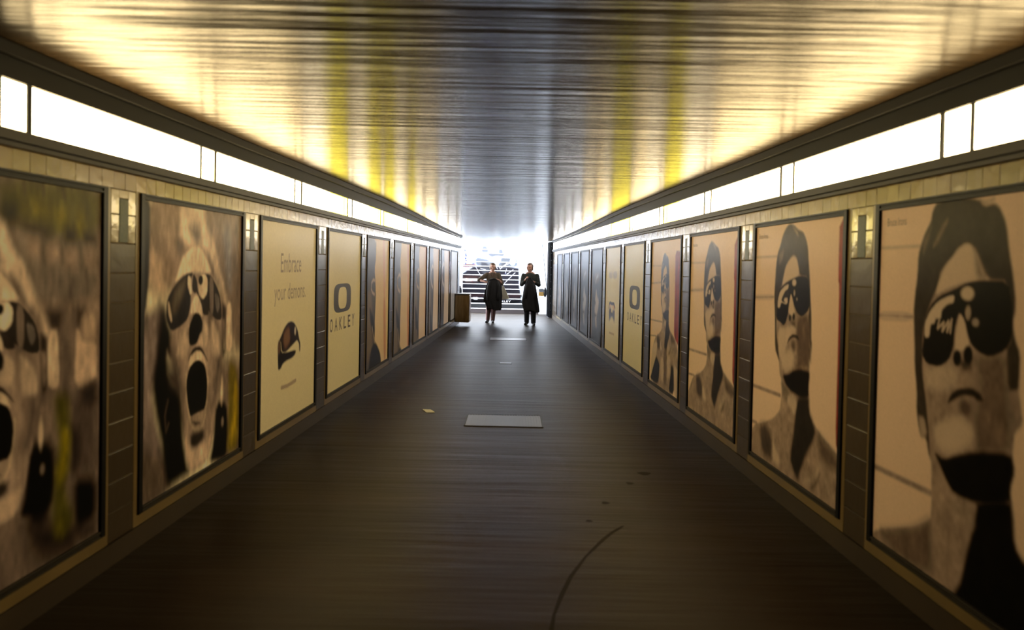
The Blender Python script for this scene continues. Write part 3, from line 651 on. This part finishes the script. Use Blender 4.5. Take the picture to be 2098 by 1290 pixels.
PAPER_Y = (.62, .56, .40); PAPER_P = (.62, .465, .35)
def poster(side, i):
    a, b = FR[side][i]; n = ('L' if side == 'left' else 'R') + str(i + 1)
    t = thing('framed_poster', wp(side, (a + b) / 2, ZF0), LABELS[n], 'poster', 'framed posters on the %s wall' % side)
    # frame: outer lip, recessed inner lip
    for nm, (y0, y1, z0, z1) in (('near', (a, a + .05, ZF0, ZF1)), ('far', (b - .05, b, ZF0, ZF1)), ('low', (a + .05, b - .05, ZF0, ZF0 + .035)), ('top', (a + .05, b - .05, ZF1 - .035, ZF1))):
        mb = MB()
        if nm in ('near', 'far'): wbox(mb, side, y0, y1, z0, z1, -.03, .012)
        else:
            wbox(mb, side, y0, y1, z0, z0 + .012, -.03, .012); wbox(mb, side, y0, y1, z0 + .012, z1 - .012, -.03, .006); wbox(mb, side, y0, y1, z1 - .012, z1, -.03, .012)
        bevel(mb.build('frame_bar', M['black'] if nm != 'low' else M['ledge'], t), .002)
    pa, pb, zt, zb = a + .05, b - .05, ZF1 - .035, ZF0 + .035
    def place(u, v, off=-.003):
        return wp(side, pa + u * (pb - pa) if side == 'left' else pb - u * (pb - pa), zt + v * (zb - zt), off)
    big = n in ('R1', 'R2', 'L1', 'L2'); nu, nv = (200, 270) if big else (130, 170) if i < 7 else (70, 110)
    pt = painter(nu, nv, PAPER_Y)
    if n == 'R1': pt[2][:] = PAPER_P; paint(pt, ART['R1'])
    elif n in ('R2', 'R3', 'R4'):
        s, cu_, tv = {'R2': (1., .435, 0.), 'R3': (.884, .471, .037), 'R4': (.677, .471, .082)}[n]
        pt[2][:] = PAPER_P; paint(pt, ART['R2'], s, s, .435, 0., cu_, tv)
        if n == 'R4': paint(pt, ART['R4x'], s, s, .435, 0., cu_, tv)
    elif n == 'L2': paint(pt, ART['L2'])
    elif n == 'L1':
        pt[2][:] = (.25, .19, .155); paint(pt, ART['L1x']); paint(pt, ART['L2'][7:-2], .73, .73, .561, .292, .53, .336)
    elif n == 'L3': paint(pt, ART['L3'])
    elif n == 'R6': paint(pt, ART['R6'])
    elif n in ('L5', 'L6', 'L7', 'L8', 'L9'):
        k = i - 4; s = (1., 1.37, 1.75, 2.2, 2.5)[k]; pt[2][:] = (.66, .50, .35)
        paint(pt, ART['L5'], s ** .45, s, .368, .426, (.368, .408, .44, .455, .42)[k], (.426, .438, .437, .447, .446)[k])
    elif n == 'L10':
        pt[2][:] = (.42, .40, .38); paint(pt, [('p', (.20, .19, .21), .03, [330, 520, 400, 500, 420, 620, 360, 800, 330, 700])])
    elif n[0] == 'R' and i >= 6:
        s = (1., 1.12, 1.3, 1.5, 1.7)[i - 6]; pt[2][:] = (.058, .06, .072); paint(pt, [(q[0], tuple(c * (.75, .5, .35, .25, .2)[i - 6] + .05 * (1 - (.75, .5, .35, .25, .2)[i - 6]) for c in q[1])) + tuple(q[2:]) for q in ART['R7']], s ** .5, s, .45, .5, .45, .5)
    C = pt[2]; C[:] = np.where(C < .12, C * (.45 + .55 * C / .12), C); C *= (1 + .022 * RNG.standard_normal(C.shape[:2]))[..., None]; 
    if big or n in ('R3', 'R4'):        # photographic mottling of the enlarged prints
        for g, amp in ((26, .13), (70, .10)):
            q = RNG.standard_normal((int(g * (.55 if n[0] == 'L' else 1)) + 2, g + 2)); yi = np.linspace(0, q.shape[0] - 1.001, nv); xi = np.linspace(0, q.shape[1] - 1.001, nu)
            y0 = yi.astype(int)[:, None]; x0 = xi.astype(int)[None]; fy = (yi % 1)[:, None]; fx = (xi % 1)[None]
            nz = (q[y0, x0] * (1 - fx) + q[y0, x0 + 1] * fx) * (1 - fy) + (q[y0 + 1, x0] * (1 - fx) + q[y0 + 1, x0 + 1] * fx) * fy
            w = 1. if n[0] == 'L' else np.clip((.5 - C[..., 0]) / .2, 0, 1)
            C *= np.exp(amp * nz * w)[..., None]
    if n in ('L1', 'L2'): C *= np.clip(C.mean(-1, keepdims=True) / .42, .2, 1.6) ** .4; C *= np.array([1., .985, 1.03])
    C *= 1.3; np.clip(C, .004, .9, C)
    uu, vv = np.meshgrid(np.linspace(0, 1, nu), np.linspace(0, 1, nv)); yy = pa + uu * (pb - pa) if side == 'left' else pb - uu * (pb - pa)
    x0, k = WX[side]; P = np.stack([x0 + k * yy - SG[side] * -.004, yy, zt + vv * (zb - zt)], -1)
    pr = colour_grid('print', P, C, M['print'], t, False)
    mb = MB(); wbox(mb, side, pa, pb, zb, zt, -.03, -.006); mb.build('backing_board', M['black'], t)
    if n == 'L3':
        text_mesh('Embrace', (.32, .15, .695, .247), place, M['paleink'], 'lettering', pr); text_mesh('your demons.', (.218, .300, .791, .412), place, M['paleink'], 'lettering', pr)
    if n in ('L4', 'R5'):
        cu_, cv_, hu, hv, iu, iv, tb = (.430, .421, .258, .093, .125, .071, (.075, .543, .812, .627)) if n == 'L4' else (.565, .428, .262, .0945, .118, .064, (.205, .560, .935, .634))
        N = 64; v = []; f = []
        for (ru, rv, ex) in ((hu, hv, 4.2), (iu, iv, 3.2)):
            for q in range(N):
                th = 2 * math.pi * q / N; c, s = math.cos(th), math.sin(th)
                v.append(place(cu_ + ru * math.copysign(abs(c) ** (2 / ex), c), cv_ + rv * math.copysign(abs(s) ** (2 / ex), s)))
        for q in range(N): f.append((q, (q + 1) % N, N + (q + 1) % N, N + q))
        mesh_obj('logo', v, f, M['logo'], pr); text_mesh('OAKLEY', tb, place, M['ink'], 'lettering', pr, spaced=.60)
    if n in ('R1', 'R2', 'R3'):
        text_mesh('Bruce Irons', {'R1': (.042, .026, .165, .050), 'R2': (.035, .029, .16, .052), 'R3': (.04, .04, .15, .06)}[n], place, M['paleink'], 'lettering', pr)
LABELS = {
 'L1': 'cropped poster of a screaming bearded face at the near left edge, yellow grass in it',
 'L2': 'large poster of a screaming face in reflective goggles, mouth wide open',
 'L3': 'pale poster with two lines of writing above a dark pair of goggles',
 'L4': 'pale poster with dark oval logo on the left wall, after the goggle poster',
 'L5': 'poster of a dark face in profile, directly after the oval logo on the left wall',
 'L6': 'second dark profile poster beyond the oval logo on the left wall',
 'L7': 'third dark profile poster beyond the oval logo on the left wall',
 'L8': 'fourth dark profile poster beyond the oval logo on the left wall',
 'L9': 'fifth dark profile poster, last before the plain grey one on the left wall',
 'L10': 'plain pale grey poster at the far left, half hidden by the metal box',
 'R1': 'poster filled by a huge man\'s face in dark sunglasses, near right edge',
 'R2': 'head and shoulders portrait in sunglasses, beside the huge face, thin red strip',
 'R3': 'portrait with a small head in sunglasses, third from the near end on the right wall',
 'R4': 'bare chested portrait with the widest red strip, beside the right oval logo',
 'R5': 'yellowish poster with dark oval logo on the right wall',
 'R6': 'yellowish poster with brown tinted sunglasses on the right wall',
 'R7': 'dark blue grey face poster directly after the brown sunglasses poster',
 'R8': 'second dark face poster beyond the brown sunglasses poster',
 'R9': 'third dark face poster beyond the brown sunglasses poster',
 'R10': 'fourth dark face poster beyond the brown sunglasses poster',
 'R11': 'last dark poster on the right wall, nearest the black folding gate'}
for side in ('left', 'right'):
    for i in range(len(FR[side])): poster(side, i)

# ------------------------------------------------------------------ things on the floor
def grate(x0, x1, y0, y1, label, group, nr):
    t = thing('floor_grate', ((x0 + x1) / 2, (y0 + y1) / 2, 0), label, 'floor grate', group)
    mb = MB(); w = .014
    mb.box(x0, x1, y0, y0 + w, .0005, .006); mb.box(x0, x1, y1 - w, y1, .0005, .006); mb.box(x0, x0 + w, y0 + w, y1 - w, .0005, .006); mb.box(x1 - w, x1, y0 + w, y1 - w, .0005, .006)
    mb.build('frame', M['darksteel'], t)
    mb = MB(); mb.box(x0 + w, x1 - w, y0 + w, y1 - w, .0005, .004); mb.build('plate', M['steel'], t)
    mb = MB()
    for k in range(nr):
        x = x0 + w + (x1 - x0 - 2 * w) * (k + .5) / nr; mb.box(x - .0045, x + .0045, y0 + w, y1 - w, .004, .0075)
    mb.build('rib', M['steel'], t)
grate(-.468, .350, 9.46, 10.19, 'near square ribbed steel grate in the middle of the floor', 'ribbed steel floor grates', 27)
grate(-.481, .350, 20.47, 21.17, 'far shining ribbed steel grate in front of the two people', 'ribbed steel floor grates', 27)
t = thing('trap_cover', (-.085, 15.68, 0), 'small thin steel trap cover on the floor between the two grates', 'trap cover')
mb = MB(); mb.box(-.19, .02, 15.55, 15.80, .0005, .003); mb.build('rim', M['darksteel'], t)
mb = MB(); mb.box(-.18, .01, 15.56, 15.74, .003, .006); mb.build('lid', M['steel'], t)
mb = MB(); p = [(-.985, 10.475), (-.892, 10.487), (-.831, 10.284), (-.922, 10.273)]
mb.hexa([(x, y, .001) for x, y in p[::-1]] + [(x, y, .003 + .004 * (i % 2)) for i, (x, y) in enumerate(p[::-1])])
tag(mb.build('paper_scrap', M['paper']), 'small white scrap of paper lying on the floor left of the near grate', 'paper')

# metal box at the end of the left wall
t = thing('metal_box', wp('left', 25.2, .1), 'brown brushed metal box on the end of the left wall below the grey poster', 'box')
mb = MB(); wbox(mb, 'left', 24.75, 25.35, .11, .855, .013, .40); bevel(mb.build('housing', M['bronze'], t), .03, 4)
mb = MB(); wbox(mb, 'left', 24.73, 25.37, .855, .88, .013, .41); bevel(mb.build('lid', M['steel'], t), .006)

# ------------------------------------------------------------------ landing, stairs and daylight
SX0, SX1, SY, RISE, GO, NS = -1.70, .93, 32., .163, .32, 18
def wallbox(name, b, label, m='white'):
    mb = MB(); mb.box(*b); return tag(mb.build(name, M[m]), label, 'wall', kind='structure')
wallbox('wall_back', (-3.2, 3.2, Y0 - .3, Y0, -.1, 2.8), 'dark end wall of the passage behind the viewer', 'plaster')
# white tiled corner left of the stairs, facing the passage
wallbox('wall_landing_left', (-9, -1.95, 31.9, 32.3, 0, 4.2), 'white tiled wall left of the stairs')
wallbox('wall_stair_left', (-2.25, -1.96, 32.3, 42., 0, 5.), 'white wall along the left side of the stairs')
wallbox('wall_landing_side', (-3.1, wp('left', YEND['left'], 0, -.03)[0], 26.25, 26.5, 0, 2.46), 'tiled return at the far end of the left wall', 'white')
mb = MB()
mb.hexa([wp('right', 29.6, 0, -.25), wp('right', 43, 0, -.25), wp('right', 43, 0, -.02), wp('right', 29.6, 0, -.02), wp('right', 29.6, 4.8, -.25), wp('right', 43, 4.8, -.25), wp('right', 43, 4.8, -.02), wp('right', 29.6, 4.8, -.02)])
tag(mb.build('wall_stair_right', M['white']), 'white tiled wall along the right side of the stairs', 'wall', kind='structure')
stairs = thing('stairs', ((SX0 + SX1) / 2, SY, 0), 'broad flight of steps with a printed picture climbing to the daylight', 'stairs', kind='structure')
for k in range(NS):
    y = SY + GO * k; z0, z1 = RISE * k, RISE * (k + 1); g = .012 * (y - SY)
    nu, nv = 200, 14
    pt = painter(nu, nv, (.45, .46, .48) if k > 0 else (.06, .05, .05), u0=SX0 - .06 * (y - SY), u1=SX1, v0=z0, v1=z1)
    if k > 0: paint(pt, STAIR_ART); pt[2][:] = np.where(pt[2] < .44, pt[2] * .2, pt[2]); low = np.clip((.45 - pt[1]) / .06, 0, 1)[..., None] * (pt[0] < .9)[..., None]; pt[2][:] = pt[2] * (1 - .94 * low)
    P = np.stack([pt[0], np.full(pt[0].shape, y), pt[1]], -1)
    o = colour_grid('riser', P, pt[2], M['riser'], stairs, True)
    mb = MB(); xl = SX0 - .06 * (y - SY)
    mb.box(xl, SX1, y + .002, y + GO, max(0, z0 - .1), z1 - .004); mb.box(xl, SX1, y - .014, y + GO, z1 - .022, z1)
    mb.build('step', M['tread'], stairs)
    if k == 2: text_mesh('OAKLEY', (-.62, .365, -.03, .425), lambda u, v: (u, SY + GO * 2 - .002, .365 + .425 - v), M['whiteink'], 'lettering', stairs)
mb = MB(); mb.box(-12, 8, SY + GO * NS, 80, 2.5, RISE * NS); tag(mb.build('pavement', M['tread']), 'pale pavement at the top of the stairs', 'pavement', kind='structure')

def dwarf(side):
    x0, x1 = (SX1, wp('right', 32, 0, .0)[0] - .02) if side == 'right' else (-1.95, SX0)
    mb = MB(); d = .06 * 5.5 if side == 'left' else 0; e = -.028 * 5.5 if side == 'right' else -d
    y0, y1 = 31.88, 37.4; zt0, zt1 = .62, .62 + 5.5 * RISE / GO
    mb.hexa([(x0, y0, 0), (x1, y0, 0), (x1 + e, y1, 0), (x0 + e, y1, 0), (x0, y0, zt0), (x1, y0, zt0), (x1 + e, y1, zt1), (x0 + e, y1, zt1)])
    tag(mb.build('balustrade', M['white']), 'white sloping balustrade wall on the %s of the stairs' % side, 'balustrade', kind='structure')
    xm = x0 + .06 if side == 'right' else x1 - .06
    t = thing('handrail', (xm, y0, zt0), 'grey handrail with a black end cap on the %s of the stairs' % side, 'handrail', 'handrails beside the stairs')
    mb = MB(); mb.tube([(xm, y0 - .02, zt0 + .16), (xm, y0 + .1, zt0 + .17), (xm + e, y1, zt1 + .17)], .025, 12); mb.build('rail', M['rail'], t, True)
    for q in (0.02, .5, .97):
        mb = MB(); mb.tube([(xm + e * q, y0 + .1 + 5.4 * q, zt0 + (zt1 - zt0) * q - .02), (xm + e * q, y0 + .1 + 5.4 * q, zt0 + .16 + (zt1 - zt0) * q)], .012, 8); mb.build('bracket', M['rail'], t, True)
    mb = MB(); cx = xm + (.15 if side == 'right' else -.02); mb.ell((cx, y0 - .08, zt0 + .13), (.065, .09, .15)); mb.ell((cx, y0 - .08, zt0 + .27), (.03, .03, .04)); mb.build('end_cap', M['gate'], t, True)
    if side == 'right':
        mb = MB(); mb.box(x0 - .02, cx - .05, y0 - .1, y0 - .004, zt0 + .01, zt0 + .15); bevel(mb.build('end_plate', M['orangelit'], t), .01)
        mb = MB(); mb.box(x0 - .02, cx - .05, y0 - .1, y0 - .004, zt0 + .155, zt0 + .27); bevel(mb.build('end_block', M['rail'], t), .01)
dwarf('right'); dwarf('left')

# folded-back lattice gate at the end of the right wall
t = thing('folding_gate', wp('right', 30.2, 0, .08), 'black folded lattice gate standing at the far end of the right wall', 'gate')
for q, y in enumerate(np.linspace(29.75, 30.95, 7)):
    mb = MB(); o_ = .03 + .03 * (q % 2); wbox(mb, 'right', y - .03, y + .03, .012, 2.44, o_, o_ + .05); mb.build('upright', M['gate'], t)
for z in np.linspace(.25, 2.3, 10):
    mb = MB(); wbox(mb, 'right', 29.72, 30.98, z - .012, z + .012, .045, .065); mb.build('cross_bar', M['rail'], t)
mb = MB(); wbox(mb, 'right', 29.7, 31.0, .003, .012, .02, .12); mb.build('floor_track', M['rail'], t)
mb = MB(); wbox(mb, 'right', 29.7, 31.0, .012, 2.44, .005, .025); mb.build('side_channel', M['gate'], t)

# ------------------------------------------------------------------ people
def remesh(mb, voxel, smooth_it=3):
    me = bpy.data.meshes.new('tmp'); me.from_pydata(mb.v, [], mb.f); o = bpy.data.objects.new('tmp', me); COL.objects.link(o)
    md = o.modifiers.new('r', 'REMESH'); md.mode = 'VOXEL'; md.voxel_size = voxel
    sm = o.modifiers.new('s', 'SMOOTH'); sm.factor = .5; sm.iterations = smooth_it
    e = bpy.data.meshes.new_from_object(o.evaluated_get(bpy.context.evaluated_depsgraph_get()))
    n = len(e.vertices); v = np.empty(n * 3); e.vertices.foreach_get('co', v); f = [tuple(p.vertices) for p in e.polygons]
    bpy.data.objects.remove(o); bpy.data.meshes.remove(me); bpy.data.meshes.remove(e)
    return v.reshape(-1, 3), f
def limb(mb, pts, rs, n=14):
    for p, r in zip(pts, rs): mb.ell(p, (r, r, r), 14, 8)
    for (p, q), (r, s) in zip(zip(pts[:-1], pts[1:]), zip(rs[:-1], rs[1:])): mb.tube([p, q], [r, s], n)
def hand(mb, wrist, aim, down, thumb_side, curl=.55):
    """Palm with four unequal curled fingers and a thumb leaving the side of the palm."""
    w = Vector(wrist); a = Vector(aim).normalized(); d = (Vector(down) - a * Vector(down).dot(a)).normalized(); s = a.cross(d) * thumb_side
    R3 = Matrix((s, a, d)).transposed()
    mb.ell(w + a * .045, (.040, .052, .017), 14, 8, R3)
    for k, (L, o) in enumerate(((.068, .030), (.076, .010), (.070, -.010), (.055, -.029))):
        b = w + a * .085 + s * o; p = [b]; ang = .25
        for seg, fr in enumerate((.45, .32, .23)):
            dirv = a * math.cos(ang) + d * math.sin(ang); p.append(p[-1] + dirv * L * fr); ang += curl * (1.15 if seg == 0 else .9)
        limb(mb, p, (.0095, .009, .008, .0068), 8)
    b = w + a * .025 + s * .034
    limb(mb, [b, b + (s * .55 + a * .7 + d * .35).normalized() * .035, b + (s * .35 + a * .75 + d * .5).normalized() * .062], (.0115, .0105, .0085), 8)
def head(mb, c, turn=0., s=1.):
    R3 = Matrix.Rotation(turn, 3, 'Z'); C = Vector(c)
    def E(o, r): mb.ell(C + R3 @ (Vector(o) * s), tuple(q * s for q in r), 18, 12, R3)
    E((0, .012, .03), (.074, .092, .092)); E((0, -.022, -.035), (.056, .066, .072)); E((0, -.058, -.085), (.027, .024, .022))
    E((0, -.088, -.012), (.011, .016, .020)); E((0, -.100, -.024), (.014, .013, .010)); E((0, -.078, .012), (.008, .014, .026))
    for q in (-1, 1):
        E((q * .03, -.074, .026), (.024, .012, .008)); E((q * .040, -.062, -.022), (.020, .022, .022)); E((q * .075, .012, -.008), (.009, .018, .030))
    E((0, -.083, -.051), (.020, .010, .006)); E((0, -.081, -.060), (.018, .010, .007))
def person(base, label, P):
    bx, by = base; B = Vector((bx, by, 0)); t = thing('person', (bx, by, 0), label, 'person')
    g = lambda q: B + Vector(q)
    J = {k: g(v) for k, v in P['J'].items()}
    mb = MB(); head(mb, J['head'], P.get('turn', 0), P.get('hs', 1.))
    limb(mb, [J['head'] + Vector((0, .03, -.06)), J['neck'] + Vector((0, .0, -.05))], (.052, .058))
    mb.ell((J['neck'] + J['pelvis']) / 2 + Vector((0, 0, .12)), (P['sw'] * .40, .085, .20)); mb.ell(J['pelvis'] + Vector((0, 0, .06)), (.135, .09, .16)); limb(mb, [J['pelvis'] + Vector((0, 0, .1)), (J['neck'] + J['pelvis']) / 2], (.095, .10))
    for s in 'ab':
        limb(mb, [J['neck'] + Vector((0, .01, -.10)), J['sh' + s], J['el' + s], J['wr' + s]], (.040, .046, .040, .027))
        limb(mb, [J['pelvis'], J['hip' + s], J['kn' + s], J['an' + s]], (.09, .082, .052, .034))
        an = J['an' + s]; limb(mb, [an + Vector((0, .02, -.05)), an + Vector((P['toe' + s][0] * .6, P['toe' + s][1] * .6, -.055))], (.03, .026))
        hand(mb, J['wr' + s] + (J['wr' + s] - J['el' + s]).normalized() * .01, P['aim' + s], P['down' + s], P['th' + s])
    v, f = remesh(mb, .0065, 2); mesh_obj('body', v, f, M['skin'], t, True)
    # shirt
    mb = MB(); sw = P['sw']
    mb.ell((J['neck'] + J['pelvis']) / 2 + Vector((0, 0, .075)), (sw * .45, .115, .225)); mb.ell(J['pelvis'] + Vector((0, 0, .10)), (.165, .12, .20))
    limb(mb, [J['pelvis'] + Vector((0, 0, .05)), (J['neck'] + J['pelvis']) / 2 + Vector((0, 0, .05))], (.13, .13))
    for s in 'ab':
        limb(mb, [J['neck'] + Vector((0, .014, -.078)), J['sh' + s] + Vector((0, 0, -.006))], (.056, .060))
        e = J['el' + s] if P['sleeve'] == 1 else J['sh' + s].lerp(J['el' + s], 1.0)
        limb(mb, [J['sh' + s], e], (.064, P['cuff']))
        if P['sleeve'] == 1: limb(mb, [J['el' + s], J['el' + s].lerp(J['wr' + s], .86)], (P['cuff'], .042))
    if P['sleeve'] == 1: limb(mb, [J['neck'] + Vector((0, .03, -.055)), J['neck'] + Vector((0, .02, -.11))], (.066, .085))
    v, f = remesh(mb, .011, 5); mesh_obj('shirt', v, f, M[P['shirt']], t, True)
    # open collar lying round the neck
    mb = MB()
    for q in (-1, 1):
        mb.tube([J['neck'] + Vector((q * .055, .05, .005)), J['neck'] + Vector((q * .072, .0, -.005)), J['neck'] + Vector((q * .05, -.075, -.05)), J['neck'] + Vector((q * .012, -.115, -.13))], [.010, .013, .016, .009], 8)
    v, f = remesh(mb, .007, 2); mesh_obj('collar', v, f, M[P['collar']], t, True)
    # trousers, one garment
    mb = MB(); mb.ell(J['pelvis'] + Vector((0, 0, .0)), (.165, .12, .14))
    for s in 'ab': limb(mb, [J['pelvis'] + (J['hip' + s] - J['pelvis']) * .6, J['hip' + s], J['kn' + s], J['an' + s] + Vector((0, .01, -.01))], (.10, .097, .076, P['hem']))
    v, f = remesh(mb, .011, 4); mesh_obj('trousers', v, f, M[P['trousers']], t, True)
    for s in 'ab':
        an = J['an' + s]; tx, ty = P['toe' + s]; q0 = Vector((an.x, an.y + .03, .045)); q1 = Vector((an.x + tx, an.y + ty, .034)); mb = MB()
        limb(mb, [q0, q0.lerp(q1, .55), q1], (.042, .043, .034)); limb(mb, [an + Vector((0, .01, 0)), q0], (.042, .044))
        v, f = remesh(mb, .008, 2); v[:, 2] = np.maximum(v[:, 2], .004); mesh_obj('shoe', v, f, M['shoe'], t, True)
    # hair
    mb = MB(); R3 = Matrix.Rotation(P.get('turn', 0), 3, 'Z'); hs = P.get('hs', 1.)
    for o, r in P['hair']: mb.ell(J['head'] + R3 @ (Vector(o) * hs), tuple(q * hs for q in r), 18, 12, R3)
    v, f = remesh(mb, .008, 3); mesh_obj('hair', v, f, M[P['hairm']], t, True)
    for q in (-1, 1):
        mb = MB(); mb.ell(J['head'] + R3 @ Vector((q * .031 * hs, -.081 * hs, .010 * hs)), (.011, .006, .006), 10, 6, R3); mb.build('eye', M['eye'], t, True)
    mb = MB(); mb.ell(J['head'] + R3 @ Vector((0, -.090 * hs, -.055 * hs)), (.019, .005, .006), 10, 6, R3); mb.build('mouth', M['lip'], t, True)
    return t, J
def garment(name, label, rings, m, folds=9, amp=.018, cat='coat', seed=1, lining=None):
    """A cloth hanging in folds: rings of (centre x, centre y, z, half width, half depth)."""
    n = 72; v = []; f = []; rr = random.Random(seed); ph = [rr.uniform(0, 6.28) for _ in range(4)]; nr = len(rings); fine = []
    for i in np.linspace(0, nr - 1, nr * 5):
        a = int(min(i, nr - 2)); w = i - a; w = w * w * (3 - 2 * w); fine.append([p * (1 - w) + q * w for p, q in zip(rings[a], rings[a + 1])])
    for i, (cx, cy, z, hw, hd) in enumerate(fine):
        s = i / (len(fine) - 1)
        for k in range(n):
            th = 2 * math.pi * k / n; fold = 1 + (.03 + .13 * s) * math.sin(folds * th + ph[0] + 1.5 * s) + .06 * s * math.sin((folds * 2 - 3) * th + ph[1])
            v.append((cx + hw * math.cos(th) * (1 + .25 * (fold - 1)), cy + hd * math.sin(th) * fold, z + .035 * s * s * math.sin(3 * th + ph[2])))
    L = len(fine)
    for i in range(L - 1):
        for k in range(n): f.append((i * n + k, (i + 1) * n + k, (i + 1) * n + (k + 1) % n, i * n + (k + 1) % n))
    f.append(tuple(range(n))); f.append(tuple((L - 1) * n + k for k in range(n - 1, -1, -1)))
    o = mesh_obj(name, v, f, m, None, True); return tag(o, label, cat)

WX_, WY_ = -.565, 26.60
wm, WJ = person((WX_, WY_), 'woman with short light hair in olive top and mauve trousers, holding a dark coat', dict(
 J=dict(head=(.0, -.005, 1.585), neck=(.0, .015, 1.455), pelvis=(-.005, .02, .90), sha=(-.165, .01, 1.385), ela=(-.375, -.06, 1.225), wra=(-.195, -.22, 1.175), shb=(.175, .01, 1.385), elb=(.265, -.04, 1.145), wrb=(.185, -.20, 1.235),
        hipa=(-.085, .02, .87), kna=(-.10, -.005, .49), ana=(-.115, .03, .10), hipb=(.075, .02, .87), knb=(.055, -.035, .49), anb=(.03, -.02, .10)),
 toea=(-.04, -.15), toeb=(.01, -.16), aima=(.75, -.45, -.15), downa=(.3, .3, -1), tha=1, aimb=(-.62, -.2, .2), downb=(.0, .35, -1), thb=1,
 sw=.40, sleeve=0, cuff=.066, shirt='olive', collar='maroon', trousers='mauve', hem=.058, hairm='hairw', turn=.08, hs=1.06,
 hair=[((0, .03, .045), (.088, .092, .092)), ((0, .055, -.02), (.080, .062, .085)), ((-.066, .015, .01), (.022, .055, .06)), ((.066, .015, .01), (.022, .055, .06)), ((0, -.055, .095), (.055, .028, .024))]))
garment('folded_coat', 'dark coat the woman holds up in front of her, hanging to her knees', [(WX_ + .035, WY_ - .30, 1.285, .06, .03), (WX_ + .04, WY_ - .30, 1.22, .15, .045), (WX_ + .045, WY_ - .30, 1.08, .215, .06), (WX_ + .03, WY_ - .30, .80, .262, .07), (WX_ + .02, WY_ - .30, .65, .262, .075), (WX_ + .045, WY_ - .30, .59, .235, .075), (WX_ + .075, WY_ - .30, .41, .205, .07)], M['coat'], 9, seed=4)
fc = bpy.data.objects['folded_coat']
for q in (-1, 1):
    mb = MB(); mb.tube([(WX_ + .045 + q * .10, WY_ - .335, 1.20), (WX_ + .045 + q * .15, WY_ - .372, 1.04), (WX_ + .035 + q * .15, WY_ - .378, .80), (WX_ + .035 + q * .135, WY_ - .375, .66)], [.03, .042, .04, .034], 10); mb.build('sleeve', M['coat'], fc, True)
mb = MB(); mb.tube([(WX_ - .08, WY_ - .335, 1.235), (WX_ + .04, WY_ - .345, 1.275), (WX_ + .15, WY_ - .335, 1.235)], [.014, .02, .014], 8); mb.build('collar', M['coat'], fc, True)
mb = MB(); bx, by = WX_ + .33, WY_ + .02
mb.hexa([(bx - .13, by - .04, .66), (bx + .17, by - .02, .70), (bx + .17, by + .05, .70), (bx - .13, by + .05, .66), (bx - .045, by - .01, 1.08), (bx - .005, by - .01, 1.08), (bx - .005, by + .02, 1.08), (bx - .045, by + .02, 1.08)])
bag = mb.build('carrier_bag', M['bag']); bevel(bag, .02, 4); tag(bag, 'white carrier bag hanging from the woman\'s arm', 'bag')
mb = MB(); q = [(bx - .03, by, 1.075), (bx - .055, by - .035, 1.14), (bx - .075, by - .06, 1.215), (bx - .02, by + .01, 1.15), (bx - .02, by + .01, 1.075)]; mb.tube(q, .006, 8); mb.build('strap', M['bag'], bag, True)

MX_, MY_ = .505, 25.95
mm, MJ = person((MX_, MY_), 'man with short brown hair in dark plaid shirt and navy trousers, hands at chest', dict(
 J=dict(head=(-.02, -.01, 1.595), neck=(.0, .015, 1.46), pelvis=(.0, .02, .92), sha=(-.19, .01, 1.385), ela=(-.235, -.09, 1.135), wra=(-.155, -.27, 1.255), shb=(.19, .01, 1.385), elb=(.24, -.08, 1.13), wrb=(.115, -.28, 1.205),
        hipa=(-.09, .02, .88), kna=(-.085, -.02, .49), ana=(-.075, .02, .10), hipb=(.09, .02, .88), knb=(.105, -.05, .49), anb=(.11, -.09, .10)),
 toea=(-.05, -.14), toeb=(.02, -.17), aima=(.35, -.55, .6), downa=(.9, .1, -.4), tha=1, aimb=(-.5, -.6, .35), downb=(-.6, .3, -.8), thb=-1,
 sw=.46, sleeve=1, cuff=.062, shirt='plaid', collar='plaid', trousers='navy', hem=.068, hairm='hairm', turn=-.35, hs=1.08,
 hair=[((0, .035, .045), (.086, .090, .090)), ((0, .06, -.02), (.076, .055, .075)), ((-.068, .02, .01), (.018, .045, .045)), ((.068, .02, .01), (.018, .045, .045)), ((0, -.045, .10), (.05, .03, .018))]))
garment('long_coat', 'long black coat the man holds up in front of him, flaring at the hem', [(MX_ - .02, MY_ - .375, 1.345, .035, .028), (MX_ - .015, MY_ - .375, 1.25, .09, .045), (MX_ - .01, MY_ - .37, 1.08, .165, .07), (MX_ - .005, MY_ - .36, .85, .20, .08), (MX_ + .0, MY_ - .35, .65, .235, .085), (MX_ + .055, MY_ - .35, .40, .215, .085)], M['coat'], 8, seed=9)
lc = bpy.data.objects['long_coat']
mb = MB(); mb.tube([(MX_ - .075, MY_ - .405, 1.25), (MX_ - .02, MY_ - .412, 1.345), (MX_ + .045, MY_ - .405, 1.25)], [.012, .018, .012], 8); mb.build('collar', M['coat'], lc, True)
for q in (-1, 1):
    mb = MB(); mb.tube([(MX_ + q * .09, MY_ - .415, 1.16), (MX_ + q * .125, MY_ - .445, .98), (MX_ + q * .13, MY_ - .45, .76)], [.032, .04, .034], 10); mb.build('sleeve', M['coat'], lc, True)
